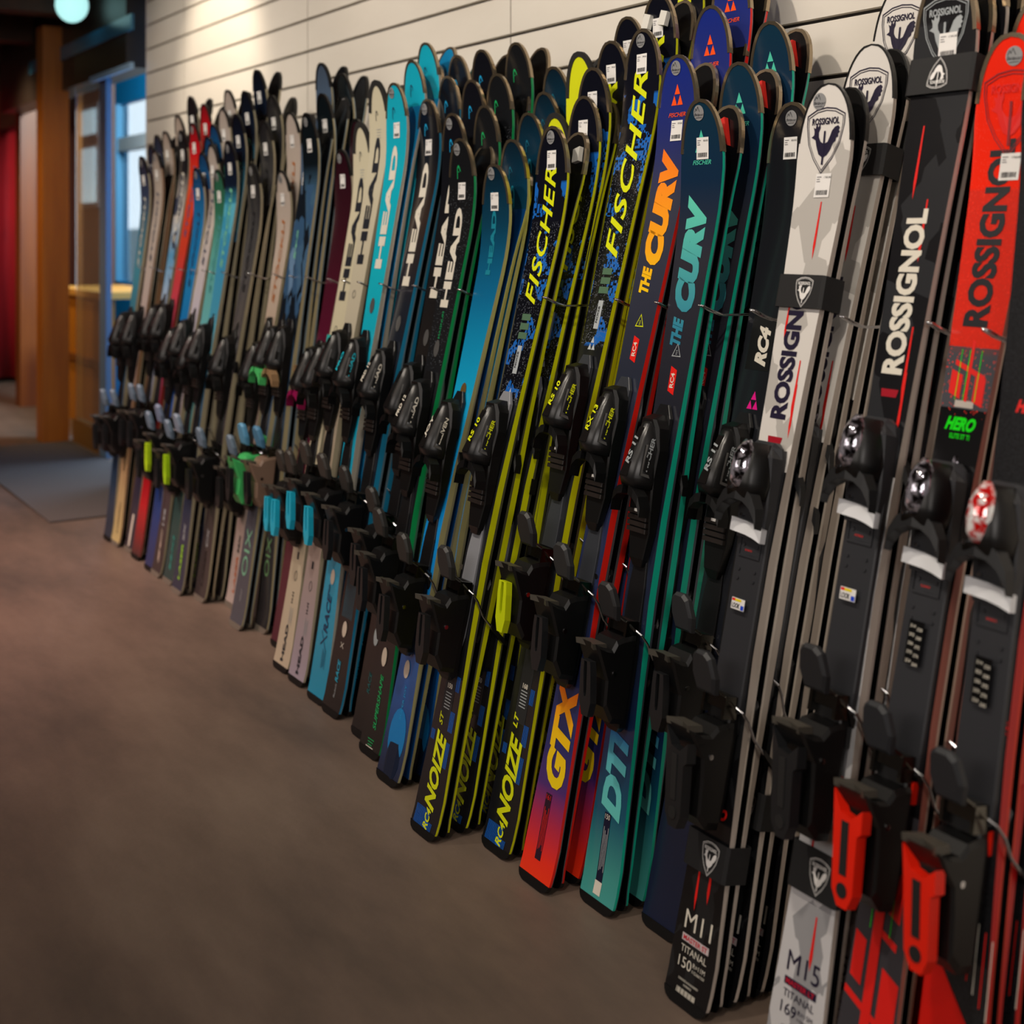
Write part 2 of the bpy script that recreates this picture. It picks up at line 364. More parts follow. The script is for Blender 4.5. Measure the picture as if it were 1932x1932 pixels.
# ------------------------------------------------------------------ bindings (built once per kind, meshes shared)
_bind = {}
def once(k, f):
    if k not in _bind: _bind[k] = f()
    return _bind[k]
def toe_parts(kind, acc):
    """list of (name, mesh, [(subname, mesh)...])"""
    def mk():
        out = []
        if kind == 'dome':
            b = B()
            b.loft([octo(.030, 0, .016, -.10), octo(.034, 0, .02, -.05), octo(.034, 0, .026, .01), octo(.034, 0, .030, .035), octo(.03, 0, .024, .052, .4, .02), octo(.02, 0, .014, .060)])
            b.loft([octo(.012, .01, .05, .02), octo(.014, .012, .044, .045), octo(.02, .010, .034, .052, .3)])
            subs = []
            h = B().loft([octo(.031, .020, .060, -.035, .3, .026), octo(.034, .018, .066, -.01, .4, .028), octo(.030, .018, .062, .03, .45, .022), octo(.02, .02, .05, .055, .5, .014)])
            subs.append(('toe_housing', h.mesh('toe_housing', [BLACK], True), []))
            d = B(); rings = []
            for l, w_, n in ((-.022, .012, .0665), (-.01, .019, .074), (.01, .021, .076), (.03, .019, .074), (.045, .014, .066), (.058, .006, .056)):
                rings.append([(w_*math.cos(t), -(.05 + (n-.05)*max(0, math.sin(t))), l) for t in [math.pi*k/9 for k in range(10)]])
            d.loft(rings)
            dm = once(('dome', acc), lambda: dome_mat(acc))
            subs.append(('clear_cover', d.mesh('clear_cover', [dm], True), []))
            wg = B()
            for sg in (-1, 1):
                rr = []
                for t, (x, l, w_) in enumerate(((.0, -.028, .014), (.016, -.030, .014), (.032, -.040, .013), (.044, -.058, .011), (.047, -.074, .007))):
                    rr.append([(sg*x, -.038, l-w_), (sg*x, -.062 + t*.002, l-w_*.8), (sg*x, -.062 + t*.002, l+w_*.8), (sg*x, -.038, l+w_)])
                wg.loft(rr)
            subs.append(('toe_wing', wg.mesh('toe_wing', [DGREY], False), []))
            f = B().loft([[(x, -.014, -.094 + bow), (x, -.026, -.094 + bow), (x, -.026, -.072 + bow), (x, -.014, -.072 + bow)] for x, bow in ((-.036, .002), (-.018, .001), (0, .0), (.018, -.003), (.036, -.008))])
            subs.append(('boot_pad', f.mesh('boot_pad', [mat('#e4e6ea', .4)], False), []))
            s_ = B()
            for x, l in ((-.018, -.064), (.02, -.068)): s_.prism(ellipse(x, l, .0035, .0035, 8), -.0235, -.018)
            s_.prism(ellipse(-.014, -.024, .003, .003, 8), -.067, -.05)
            subs.append(('screw', s_.mesh('screw', [CHROME]), []))
            out = [('toe_piece', b.mesh('toe_piece', [GREY], False), subs)]
        else:
            b = B()
            b.loft([octo(.012, 0, .008, -.165), octo(.020, 0, .014, -.15), octo(.029, 0, .016, -.10), octo(.031, 0, .022, -.06), octo(.030, 0, .026, .0), octo(.032, 0, .024, .05), octo(.026, 0, .03, .09, .4), octo(.02, 0, .034, .105, .3), octo(.014, 0, .012, .115)])
            subs = []
            h = B().loft([octo(.029, .022, .060, -.022, .3, .020), octo(.030, .020, .070, -.004, .35, .021), octo(.027, .018, .062, .03, .4, .017), octo(.022, .016, .050, .07, .4, .013), octo(.015, .018, .040, .095, .4, .010), octo(.010, .02, .034, .100)])
            subs.append(('toe_housing', h.mesh('toe_housing', [mat('#141415', .3)], True), []))
            st = B().add([(-.012, -.0668, 0.), (.010, -.0668, 0.), (.006, -.0440, .088), (-.007, -.0440, .088), (-.012, -.0712, -.003), (.010, -.0712, -.003), (.006, -.0455, .086), (-.007, -.0455, .086)],
                         [(4, 5, 6, 7), (0, 1, 5, 4), (2, 3, 7, 6), (1, 2, 6, 5), (3, 0, 4, 7)])
            subs.append(('gloss_strip', st.mesh('gloss_strip', [mat('#1c1a1a', .08, .2)]), []))
            win = B().add([(.0298, -.040, .008), (.0285, -.052, .012), (.0262, -.050, .038), (.0272, -.036, .032)], [(0, 1, 2, 3)])
            win.add([(.0305, -.034, -.002), (.0295, -.056, .002), (.0250, -.048, .058), (.0262, -.044, .058), (.0290, -.051, .006), (.0300, -.037, .004)], [(0, 1, 4, 5), (1, 2, 3, 4)], 1)
            subs.append(('side_window', win.mesh('side_window', [mat('#000000', .9), mat('#5c5b5a', .3)]), []))
            wg = B()
            for sg in (-1, 1):
                rr = []
                for x, l, n in ((.008, -.026, .062), (.022, -.030, .062), (.036, -.042, .060), (.042, -.062, .056)):
                    rr.append([(sg*x, -n+.024, l-.010), (sg*x, -n, l-.010), (sg*x, -n, l+.006), (sg*x, -n+.024, l+.008)])
                wg.loft(rr)
            subs.append(('toe_wing', wg.mesh('toe_wing', [mat(acc, .35) if acc else BLACK], False), []))
            f = B()
            for i in range(4): f.loft([octo(.027, .01, .027 - .001*i, -.070-.011*i, .2), octo(.027, .01, .027 - .001*i, -.062-.011*i, .2)])
            f.box(-.006, .006, -.0285, -.02, -.066, -.061, 1)
            subs.append(('boot_pad', f.mesh('boot_pad', [mat('#1d1512', .5), WHITE]), []))
            out = [('toe_piece', b.mesh('toe_piece', [BLACK], False), subs)]
        return out
    return once(('toe', kind, acc), mk)
def dome_mat(acc):
    m = bpy.data.materials.new('clear_dome'); m.use_nodes = True; nt = m.node_tree; b = nt.nodes['Principled BSDF']
    tc = N(nt, 'ShaderNodeTexCoord'); n = N(nt, 'ShaderNodeTexNoise', i_Scale=90., i_Detail=2.); nt.links.new(tc.outputs['Object'], n.inputs['Vector'])
    a, c = ('#d01010', '#ffffff') if acc == 'red' else ('#17151a', '#d8d4e4')
    nt.links.new(ramp(nt, n.outputs[0], [(.42, a), (.62, c)]), b.inputs['Base Color'])  # white highlights of the glassy cover painted into the colour as noise
    b.inputs['Metallic'].default_value = .75 if acc != 'red' else .3; b.inputs['Roughness'].default_value = .08; b.inputs['Coat Weight'].default_value = 1
    return m
def heel_parts(kind, acc, pad):
    def mk():
        subs = []
        b = B().loft([octo(.013, 0, .010, -.100), octo(.024, 0, .016, -.090), octo(.026, 0, .02, -.06), octo(.028, 0, .022, .04), octo(.024, 0, .016, .095), octo(.02, 0, .01, .10)])
        rd = kind == 'round'
        prof = [(.008, -.105), (.034, -.104), (.054, -.086), (.060, -.03), (.066, .005), (.088, .030), (.100, .047), (.076, .040), (.055, .040), (.042, .054), (.020, .060), (.008, .060)] if rd else \
            [(.008, -.082), (.040, -.080), (.060, -.052), (.064, -.005), (.084, .032), (.098, .058), (.078, .052), (.060, .050), (.052, .066), (.036, .072), (.014, .076), (.008, .076)]
        h = B(); W_ = .031
        h.loft([[(a, -(.034 + (n - .034)*q), l*q) for n, l in prof] for a, q in ((-W_, .88), (-W_*.86, 1.), (W_*.86, 1.), (W_, .88))])
        hm = BLACK if not acc or kind != 'shell' else mat(acc, .35)
        subs.append(('heel_housing', h.mesh('heel_housing', [hm], False), []))
        cup = B(); tl = prof[6][1]
        cup.loft([[(x, -n, l + dz) for x, n in ((-.026, n0), (0, n0 - .012), (.026, n0), (.022, n0 - .034), (-.022, n0 - .034))] for l, n0, dz in ((tl - .004, .101, 0), (tl + .006, .104, 0))])
        subs.append(('heel_cup', cup.mesh('heel_cup', [mat('#4a463f', .4)]), []))
        V = B()
        if rd:
            V.prism([(-.026, .040), (-.010, .014), (.010, .010), (.027, .026), (.027, -.004), (.020, -.010), (.018, -.088), (.009, -.108), (-.008, -.108), (-.018, -.088), (-.021, -.004)], -.099, -.080)
            V.prism([(-.006, .004), (.006, .004), (.006, -.066), (-.006, -.066)], -.1005, -.095, 1); V.prism(ellipse(0, -.086, .009, .010, 12), -.1005, -.095, 1)
        else:
            V.frame([(-.013, .024), (.013, .024), (.016, .0), (.017, -.048), (.009, -.074), (-.009, -.074), (-.017, -.048), (-.015, .0)], [(-.004, .022), (.004, .022), (.005, .005), (.004, -.034), (.002, -.040), (-.002, -.040), (-.004, -.034), (-.005, .005)], -.094, -.080)
        for k, (x, y, z) in enumerate(V.V): V.V[k] = (x, y + max(0, .02 - z)*.16, z)
        subs.append(('lever', V.mesh('lever', [mat(acc, .35) if acc and kind != 'shell' else mat('#1d1e20', .35), RUBBER]), []))
        s_ = B(); 
        for sg in (-1, 1): s_.tube([(sg*.030, -.050, .008), (sg*.0325, -.050, .008)], .0045, 0, 10)
        subs.append(('screw', s_.mesh('screw', [CHROME]), []))
        p = B(); poly = [(-.020, -.026), (.020, -.026), (.026, .0), (.020, .030), (.010, .038), (-.010, .038), (-.020, .030), (-.026, .0)]
        p.loft([[(x*q, -(n + z*.35), z*q) for x, z in poly] for n, q in ((.050, .85), (.054, 1.), (.063, 1.), (.068, .85))])
        for k, (x, y, z) in enumerate(p.V): p.V[k] = (x, y, z + .125)
        subs.append(('brake_pedal', p.mesh('brake_pedal', [mat(pad, .5)], False), []))
        lk = B()
        for sg in (-1, 1):
            lk.tube([(sg*.016, -.058, .112), (sg*.022, -.034, .100), (sg*.030, -.016, .085)], .0028)
            lk.box(sg*.024-.003, sg*.024+.003, -.034, -.006, .065, .10)
        lk.box(-.024, .024, -.030, -.024, .078, .098)
        subs.append(('brake_linkage', lk.mesh('brake_linkage', [mat('#6e6c66', .2, 1)]), []))
        for sg in (-1, 1):
            a_ = B().tube([(sg*.030, -.014, .085), (sg*.043, -.010, .080), (sg*.0455, .004, .066), (sg*.0455, .022, .040), (sg*.0455, .050, .018)], .0024, 0, 6)
            a_.loft([[(sg*.0455 + x*q, y, z + zz*q) for x, zz in ((-.004, -.004), (.004, -.004), (.004, .004), (-.004, .004))] for y, z, q in ((.046, .022, 1.), (.06, .010, 1.3), (.082, -.006, 1.5), (.092, -.010, 1.0))], 1)
            subs.append(('brake_arm', a_.mesh('brake_arm', [mat('#9a9a9e', .25, 1), BLACK]), []))
        return [('heel_piece', b.mesh('heel_piece', [BLACK], False), subs)]
    return once(('heel', kind, acc, pad), mk)
def plate_mesh(kind):
    def mk():
        b = B()
        if kind == 'dome':
            b.loft([octo(.031, 0, .012, -.33, .3), octo(.033, 0, .014, -.30, .3), octo(.033, 0, .014, .07, .3), octo(.031, 0, .010, .09, .3)])
            b.frame([(-.024, -.09), (.024, -.09), (.024, -.05), (-.024, -.05)], [(-.022, -.087), (.022, -.087), (.022, -.053), (-.022, -.053)], -.0165, -.014)
            for x, l in ((-.015, -.07), (.015, -.07), (-.018, -.11), (.018, -.11), (-.018, -.125), (.018, -.125), (0, -.03)): b.prism(ellipse(x, l, .003, .003, 8), -.0160, -.010)
            return b.mesh('binding_plate', [mat('#2c2d31', .4)])
        b.loft([octo(.012, 0, .006, -.42, .3), octo(.024, 0, .008, -.37, .3), octo(.022, 0, .008, -.20), octo(.014, 0, .007, -.12), octo(.020, 0, .008, .02), octo(.024, 0, .008, .11, .3), octo(.012, 0, .006, .135, .3)])
        return b.mesh('binding_plate', [mat({'silver': '#84868c', 'slate': '#33363c'}.get(kind, '#141416'), .35)])
    return once(('plate', kind), mk)
def put_parts(parts, root, loc, sy=1.):
    for name, mesh, subs in parts:
        p = ob(name, mesh, root, loc); p.scale = (1, sy, 1)
        for sn, sm, _ in subs: ob(sn, sm, p)
exec_marker = None
# ------------------------------------------------------------------ the room
def em(hexc, s):
    m = bpy.data.materials.new('glow'); m.use_nodes = True; b = m.node_tree.nodes['Principled BSDF']
    b.inputs['Emission Color'].default_value = srgb(hexc); b.inputs['Emission Strength'].default_value = s; b.inputs['Base Color'].default_value = srgb(hexc); return m
def struct(name, mesh, parent=None, **kw):
    o = ob(name, mesh, parent, **kw)
    if not parent: o['kind'] = 'structure'
    return o
def noise_mat(name, stops, scale, rough, bump=0., detail=6., rr=None):
    m = bpy.data.materials.new(name); m.use_nodes = True; nt = m.node_tree; b = nt.nodes['Principled BSDF']
    tc = N(nt, 'ShaderNodeTexCoord'); mp = N(nt, 'ShaderNodeMapping'); nt.links.new(tc.outputs['Object'], mp.inputs[0])
    mp.inputs['Scale'].default_value = scale
    n = N(nt, 'ShaderNodeTexNoise', i_Scale=1., i_Detail=detail, i_Roughness=.62); nt.links.new(mp.outputs[0], n.inputs['Vector'])
    nt.links.new(ramp(nt, n.outputs[0], stops), b.inputs['Base Color']); b.inputs['Roughness'].default_value = rough
    if rr: nt.links.new(ramp(nt, n.outputs[0], rr), b.inputs['Roughness'])
    if bump:
        n2 = N(nt, 'ShaderNodeTexNoise', i_Scale=60., i_Detail=4.); nt.links.new(tc.outputs['Object'], n2.inputs['Vector'])
        bp = N(nt, 'ShaderNodeBump', i_Strength=bump, i_Distance=.002); nt.links.new(n2.outputs[0], bp.inputs['Height']); nt.links.new(bp.outputs[0], b.inputs['Normal'])
    return m
FLOOR = noise_mat('stained_concrete', [(.32, '#50453d'), (.5, '#6b5b50'), (.68, '#7e6d60')], (1.0, 2.6, 1), .5, .25, 7., [(.3, .62), (.7, .38)])
PLANK = noise_mat('cream_panel', [(.3, '#d8d1c6'), (.7, '#e2dcd2')], (1, 1, 3), .55)
WOOD = noise_mat('orange_wood', [(.3, '#8a4a14'), (.7, '#b9701f')], (9, 9, .8), .5)
DWOOD = noise_mat('dark_wood', [(.3, '#2c160b'), (.7, '#47260f')], (1.2, 9, 9), .6)
BLUEP = mat('#0f9ee0', .5)
def boxm(name, x0, x1, y0, y1, z0, z1, m): return B().box(x0, x1, y0, y1, z0, z1).mesh(name, [m])
struct('floor', boxm('floor', -12, 3.2, -6, 3, -.1, 0, FLOOR))
struct('ceiling', boxm('ceiling', -6.45, 3.2, -6, .2, 3.0, 3.1, mat('#6d6258', .8)))
wall = struct('wall_right', boxm('wall_right', -6.388, 3.2, .018, .14, 0, 3.0, mat('#241f1c', .7)))
PH = .118; joints = [-6.388, -5.816, -4.432, -3.048, -1.664, -.28, 1.104, 2.488]
for j in range(len(joints) - 1):
    pm = boxm('plank', joints[j] + .003, joints[j+1] - .003, 0, .018, .004, PH - .006, PLANK)
    for k in range(26):
        z = k*PH - .001
        if z + PH > 3: break
        ob('plank', pm, wall, (0, 0, z))
struct('wall_left', boxm('wall_left', -12, 3.2, -6.1, -6, 0, 3.1, mat('#7a6a5c', .8)))
struct('wall_near', boxm('wall_near', 3.2, 3.3, -6, .2, 0, 3.1, mat('#6a5c50', .8)))
struct('wall_far', boxm('wall_far', -12, -11.4, -6, .9, 0, 3.1, DWOOD))
struct('trim_8', boxm('trim_8', -6.50, -6.45, -6, .0, 2.5, 3.05, DWOOD))
so = struct('ceiling', boxm('ceiling', -11.4, -6.45, -6, 3, 2.58, 2.7, DWOOD))
for x in (-7.4, -8.6, -9.8, -11.0): ob('beam', boxm('beam', x - .08, x + .08, -6, -.02, 2.42, 2.58, DWOOD), so)
struct('wall_lintel', boxm('wall_lintel', -6.52, -6.39, .0, 2.9, 2.40, 3.05, DWOOD))
struct('trim_9', boxm('trim_9', -11.2, -9.5, .24, .34, 2.05, 2.58, DWOOD))
struct('trim_1', boxm('trim_1', -9.5, -6.52, -.06, .10, 2.05, 2.58, mat('#1d1815', .4)))
struct('reflection_strip', boxm('reflection_strip', -7.15, -6.40, -.075, -.055, 2.03, 2.06, mat('#8fb4d8', .3)))  # reflection along the header's lower edge, painted as a light-blue strip
struct('trim_3', boxm('trim_3', -8.6, -6.40, -.07, -.055, 2.22, 2.30, mat('#2f6f96', .25)))
struct('trim_4', boxm('trim_4', -6.39, -6.385, -.0, .14, 0, 3.0, mat('#b8a9a6', .6)))
struct('trim_5', boxm('trim_5', -7.19, -7.06, -.01, .02, 0, 2.05, mat('#6f8cab', .35)))
post = struct('trim_6', boxm('trim_6', -7.95, -7.80, -.17, -.02, 0, 2.42, WOOD))
struct('trim_7', boxm('trim_7', -9.65, -9.50, .07, .22, 0, 2.58, noise_mat('amber_wood', [(.3, '#6c3408'), (.7, '#8c4a0c')], (9, 9, .8), .5)))
# glazed side light with its wooden bottom rail
gm = mat('#cfd6dc', .03, 0, key='glass', Transmission_Weight=.92, IOR=1.3)
win = struct('window_1', boxm('window_1', -7.80, -7.19, .00, .05, 0, .13, mat('#7a5428', .5)))
ob('pane', boxm('pane', -7.80, -7.19, .02, .028, .13, 2.05, gm), win)
struct('wall_back', boxm('wall_back', -11.3, -9.3, .62, .67, 0, 2.58, mat('#5e3f30', .7)))
refl = struct('reflection_panel', boxm('reflection_panel', -9.96, -9.44, .60, .625, 1.40, 2.16, mat('#6d6a6c', .5)))  # added panel standing in for a bright reflection in the side glass
for z0, z1 in ((1.44, 1.84), (1.94, 2.12)): ob('pane', boxm('pane', -9.88, -9.52, .592, .60, z0, z1, em('#cfe6ea', .95)), refl)  # glowing faces of the added panel carry the reflection's brightness
# vestibule with the outside window
struct('wall_vestibule', boxm('wall_vestibule', -6.39, -6.34, .14, 2.6, 0, 2.58, BLUEP))
w2 = B(); w2.box(-11.4, -10.08, .9, .96, 0, 2.58); w2.box(-9.74, -6.39, 2.5, 2.56, 2.2, 2.58); w2.box(-10.08, -9.0, .9, .96, 2.20, 2.58); w2.box(-10.08, -9.0, .9, .96, 0, .85)
win2 = struct('window_2', w2.mesh('window_2', [BLUEP]))
ob('mullion', boxm('mullion', -10.08, -9.0, .88, .97, 1.84, 1.94, mat('#eef4f6', .5)), win2)
ob('jamb', boxm('jamb', -10.12, -9.98, .87, .97, .85, 2.20, mat('#5aa0c8', .5)), win2)
ob('pane', boxm('pane', -10.08, -9.0, .925, .93, .85, 2.20, gm), win2)
# things around the doorway
def thing(name, label, cat, loc=(0, 0, 0), rot=None, group=None):
    o = ob(name, None, None, loc, rot); o['label'] = label; o['category'] = cat
    if group: o['group'] = group
    return o
def tag(o, label, cat, group=None):
    o['label'] = label; o['category'] = cat
    if group: o['group'] = group
    return o
tag(ob('entrance_mat', boxm('entrance_mat', -7.75, -5.62, -.64, -.03, 0, .008, mat('#56504e', .85))), 'flat grey-blue entrance mat on the floor before the glazed doorway', 'mat')
c = []; n = 90
V = []; F = []
for i in range(n + 1):
    y = -2.2 + 2.75*i/n; x = -11.1 + .045*math.sin(i*1.05) + .02*math.sin(i*.37)
    V += [(x, y, .04), (x, y, 1.2), (x, y, 2.36)]
for i in range(n):
    for k in (0, 1): F.append((i*3+k, i*3+3+k, i*3+4+k, i*3+1+k))
cm = me('curtain', V, F, [noise_mat('red_velvet', [(.3, '#7c020a'), (.7, '#b80616')], (6, 6, 1), .8)])
cu = ob('curtain', cm); tag(cu, 'deep red pleated curtain hanging at the far left end of the hall', 'curtain')
sm = cu.modifiers.new('thick', 'SOLIDIFY'); sm.thickness = .012
rod = ob('curtain_rod', B().tube([(-11.1, -2.4, 2.39), (-11.1, .7, 2.39)], .018).mesh('rod', [DWOOD]), cu)
def pendant(loc, r, m, lab):
    t = thing('pendant_lamp', lab, 'lamp', loc)
    rings = [[(r*math.sin(p)*math.cos(a), r*math.sin(p)*math.sin(a), -r*1.1*math.cos(p)) for a in [k*math.pi/7 for k in range(14)]] for p in [.05 + i*2.3/8 for i in range(9)]]
    ob('lamp_shade', B().loft(rings).mesh('lamp_shade', [m], True), t)
    ob('lamp_cap', B().tube([(0, 0, r*.7), (0, 0, r*1.0)], [r*.55, r*.3], 0, 12).mesh('lamp_cap', [STEEL]), t)
    ob('cord', B().tube([(0, 0, r*.9), (0, 0, 2.58 - loc[2])], .004).mesh('cord', [BLACK]), t)
pendant((-7.02, -.20, 2.42), .085, em('#b4f0ee', 1.05), 'round glowing turquoise-white glass lamp hanging above the glazed doorway')
pendant((-9.25, -.75, 2.42), .035, em('#d8e0a0', 2.0), 'small pale yellow lamp at the top left corner under the dark ceiling')
t = thing('shop_counter', 'orange wooden counter seen behind the glass side panel', 'counter', (-8.4, .22, 0))
ob('front_panel', boxm('front_panel', -.6, .55, 0, .04, 0, .82, mat('#b87312', .5)), t)
ob('worktop', boxm('worktop', -.63, .58, -.04, .42, .82, .86, mat('#d29a48', .5)), t)
ob('shelf', boxm('shelf', -.6, .55, -.03, 0, .40, .44, mat('#7a4606', .5)), t)
t = thing('waste_bin', 'bright blue rounded bin standing in the doorway beside the farthest skis', 'bin', (-8.1, .36, 0))
ob('bin_body', B().loft([[(rr*math.cos(a), rr*math.sin(a), z) for a in [k*math.pi/8 for k in range(16)]] for z, rr in ((0, .07), (.05, .085), (.44, .105), (.48, .10))]).mesh('bin_body', [mat('#0f8fd0', .35)], True), t)
ob('lid', B().loft([[(rr*math.cos(a), rr*math.sin(a), z) for a in [k*math.pi/8 for k in range(16)]] for z, rr in ((.48, .108), (.50, .105), (.53, .06), (.535, .01))]).mesh('lid', [mat('#0a6aa8', .35)], True), t)
for i, (x, y, l) in enumerate(((-19.5, 4.2, 'grey parked car outside, seen low through the bright window'), (-14.6, 3.0, 'dark green bush outside at the foot of the bright window'))):
    if i == 0:
        t = thing('car', l, 'car', (x, y, 0), (0, 0, .3))
        ob('car_body', B().loft([[(-1.9, yy, .3), (-1.95, yy, .7), (-1.1, yy, .82), (-.7, yy, 1.25), (.7, yy, 1.28), (1.3, yy, .85), (1.95, yy, .72), (1.95, yy, .3)] for yy in (-.8, .8)]).mesh('car_body', [mat('#5d7076', .3)]), t)
        for sx in (-1.2, 1.2):
            for sy in (-.82, .7): ob('wheel', B().prism(ellipse(sx, .3, .3, .3, 14), sy, sy + .12).mesh('wheel', [BLACK]), t)
    else:
        b = B()
        for q in range(60):
            a = random.uniform(0, 6.28); rr = random.uniform(0, .5); z = random.uniform(.0, .9)
            p0 = Vector((rr*math.cos(a), rr*math.sin(a), z)); d = Vector((random.uniform(-.1, .1), random.uniform(-.1, .1), random.uniform(.02, .15)))
            b.add([p0, p0 + d + Vector((.05, 0, 0)), p0 + d*2, p0 + d - Vector((.05, 0, 0))], [(0, 1, 2, 3)])
        tag(ob('bush', b.mesh('bush', [mat('#2c5648', .7)]), None, (x, y, -.03)), l, 'bush')
struct('ground', boxm('ground', -40, -9, .97, 16, -.12, -.01, mat('#dfe6ea', .8)))

# ------------------------------------------------------------------ the ski designs
CYAN = mat('#19b4c9', .35); W1 = mat('#dcd6c8', .4); CREAMINK = mat('#23262e', .4)
YEL = mat('#d6de14', .35); GRN = mat('#17a35c', .35); HGRN = mat('#10e010', .3); ORG = mat('#f4761a', .35)
RED = mat('#e0201a', .35); PINK = mat('#e0148a', .35); TEAL = mat('#4cc2a8', .35); HBLUE = mat('#1c9fd6', .35); GINK = mat('#9da3a6', .4)
TANK = mat('#a8622c', .4); NAVY = mat('#1c2c50', .4); LIME = mat('#9ad81c', .35); MINT = mat('#79c49c', .4); DTXT = mat('#2a2d33', .4); BROWNK = mat('#c8b8a8', .4)
G_ORG = grad_mat('curv_orange', [(0, '#f2cf12'), (.35, '#f5a81a'), (1, '#f4701a')], 1.10, 1.44)
G_TEAL = grad_mat('curv_teal', [(0, '#2f7f9c'), (.5, '#4aa6a8'), (1, '#62d2b6')], 1.04, 1.32)
G_GTX = grad_mat('gtx_letters', [(0, '#f0d010'), (.45, '#f2c010'), (.75, '#f08a12'), (1, '#f05010')], .19, .38)
G_DTI = grad_mat('dti_letters', [(0, '#62c8c0'), (.6, '#5cbcc4'), (1, '#1c66a8')], .16, .31)
rot45 = (0, R(35), 0); D = {}
def pr_master(L, dark, num, ln, bar, yr):
    ink, ro = (W1, W1) if dark == 'tail' else (NAVYINK, NAVYINK)
    top = NAVYINK if dark == 'tail' else W1
    it = shield(L-.094, 0, .100, NAVYINK if dark == 'tail' else GINK, NAVYINK if dark == 'tail' else GINK)
    it += label(L-.176, .008, ln, paper=PAPER) if dark == 'tail' else label(L-.120, .008, ln)
    rl = 1.052 if dark == 'tail' else 1.155
    it.append(T('ROSSIGNOL', rl, -.004, .036 if dark == 'tail' else .040, top, length=.245 if dark == 'tail' else .26, bold=.045))
    for a, b, c_ in ((1.20, 1.30, .01), (1.06, 1.14, -.022) if dark == 'tail' else (1.30, 1.42, -.02), (.93, 1.03, .024), (.98, 1.10, .022) if dark != 'tail' else (.90, .99, .026)):
        it += spear(a, b, c_, .006, RED)
    it.append(P([(-.016, .99 if dark != 'tail' else .888), (.012, .99 if dark != 'tail' else .888), (.015, 1.002 if dark != 'tail' else .900), (-.018, 1.002 if dark != 'tail' else .900)], mat('#a01828', .3)))
    hl = .300 if dark == 'tail' else .428
    it.append(T('HERO', hl, 0, .019, RED, 'across', length=.056, bold=.05, it=.35))
    it += spear(.16, .235, .012, .007, RED) + spear(hl-.16, hl-.07, -.014, .006, RED)
    q = 0 if dark == 'tail' else .035
    it.append(T(num, .124+q, .002, .028, ink, 'across', length=.062, bold=.0))
    it.append(grid(-.030, .032, .091+q, .102+q, mat('#c7b9bb', .4) if dark == 'tail' else NAVYINK, .0008, 'emblem'))
    it.append(T(bar, .0965+q, .001, .0075, mat('#c01830', .4), 'across', length=.055, bold=.02, off=.0013))
    it.append(T('TITANAL', .080+q, .001, .0105, ink, 'across', length=.060, bold=.0))
    it.append(T(yr, .060+q, -.015, .016, ink, 'across', length=.030, bold=.0))
    it.append(T('R=%sM' % num[1:], .064+q, .017, .007, ink, 'across', length=.028, bold=.0)); it.append(T('115/66/101', .055+q, .017, .0045, ink, 'across', length=.028, bold=.0))
    it.append(T('DESIGNED & ENGINEERED', .036+q, .0, .0032, ink, 'across', length=.046, bold=0)); it.append(T('IN FRANCE', .030+q, .0, .0032, ink, 'across', length=.018, bold=0))
    for i in range(16): it.append(grid(-.022 + i*.0028, -.022 + i*.0028 + (.0018 if i % 3 else .001), .016+q, .024+q, ink, .001, 'lettering', 1, 1))
    return it
D['C4'] = dict(d='white ski with black crest and black tail', side='#b5aaa0', edge='#d9d2ca', base='#0c0c0d', guard=('black', .10, .0022), curl=.022,
    top=top_mat('top_white_black', [(0, '#101012'), (.56, '#d9d5d0')], 'CONSTANT', .25, [('cells', '#b7b3ae', (20, 1, 12), .58, (.57, .93), rot45), ('cells', '#1d1e20', (22, 1, 14), .6, (0, .5), rot45)]),
    pr=lambda L: pr_master(L, 'tail', 'M11', "1'285.00", 'MASTER ST', '150') + sticker(L-.030, -.018), bind=('dome', None), heel=('round', None, '#232427'), plate='dome', sticker=False)
D['C3'] = dict(D['C4'], d='black ski with white lettering and white tail', guard=('metal', .10, .006), curl=.03,
    top=top_mat('top_black_white', [(0, '#c9c8ca'), (.52, '#151518')], 'CONSTANT', .25, [('cells', '#98989b', (20, 1, 12), .6, (.0, .50), rot45), ('cells', '#2a2b2e', (20, 1, 12), .62, (.54, .95), rot45)]),
    pr=lambda L: pr_master(L, 'tip', 'M15', "1'345.00", 'MASTER LT', '169'))
def pr_hero(L):
    it = shield(L-.115, .004, .115, mat('#8c1820', .4), RED, fill=None) + sticker(L-.035, .006) + label(L-.20, .012, "1'028.00")
    it += [T('ROSSIGNOL', 1.252, -.004, .044, INK, length=.285, bold=.045), T('HERO', .966, 0, .020, HGRN, 'across', length=.052, bold=.05, it=.35), T('ELITE ST TI', .948, .002, .0075, HGRN, 'across', length=.034, bold=.02)]
    it.append(grid(-.016, .016, .990, 1.000, mat('#b8b0a8', .3)))
    for a in (-.018, -.004, .016): it.append(grid(a, a+.0010, 1.0, 1.075, HGRN, .001, 'emblem', 1, 2)); it.append(grid(a, a+.0010, .26, .42, HGRN, .001, 'emblem', 1, 2))
    for a0, a1, l0, l1 in ((-.030, -.010, 1.01, 1.045), (.012, .030, 1.0, 1.04), (-.002, .003, 1.0, 1.09), (-.026, .028, 1.052, 1.060), (-.012, .004, .10, .41), (-.034, -.016, .34, .40), (.010, .030, .29, .35), (-.040, -.020, .19, .25), (.012, .042, .12, .22), (-.045, .02, .165, .175), (-.01, .03, .262, .272)):
        it.append(P([(a0, l0), (a1, l0 - (a1-a0)*.4), (a1, l1 - (a1-a0)*.4), (a0, l1)], RED))
    it.append(T('167', .655, .024, .009, RED, 'down', bold=.02)); return it
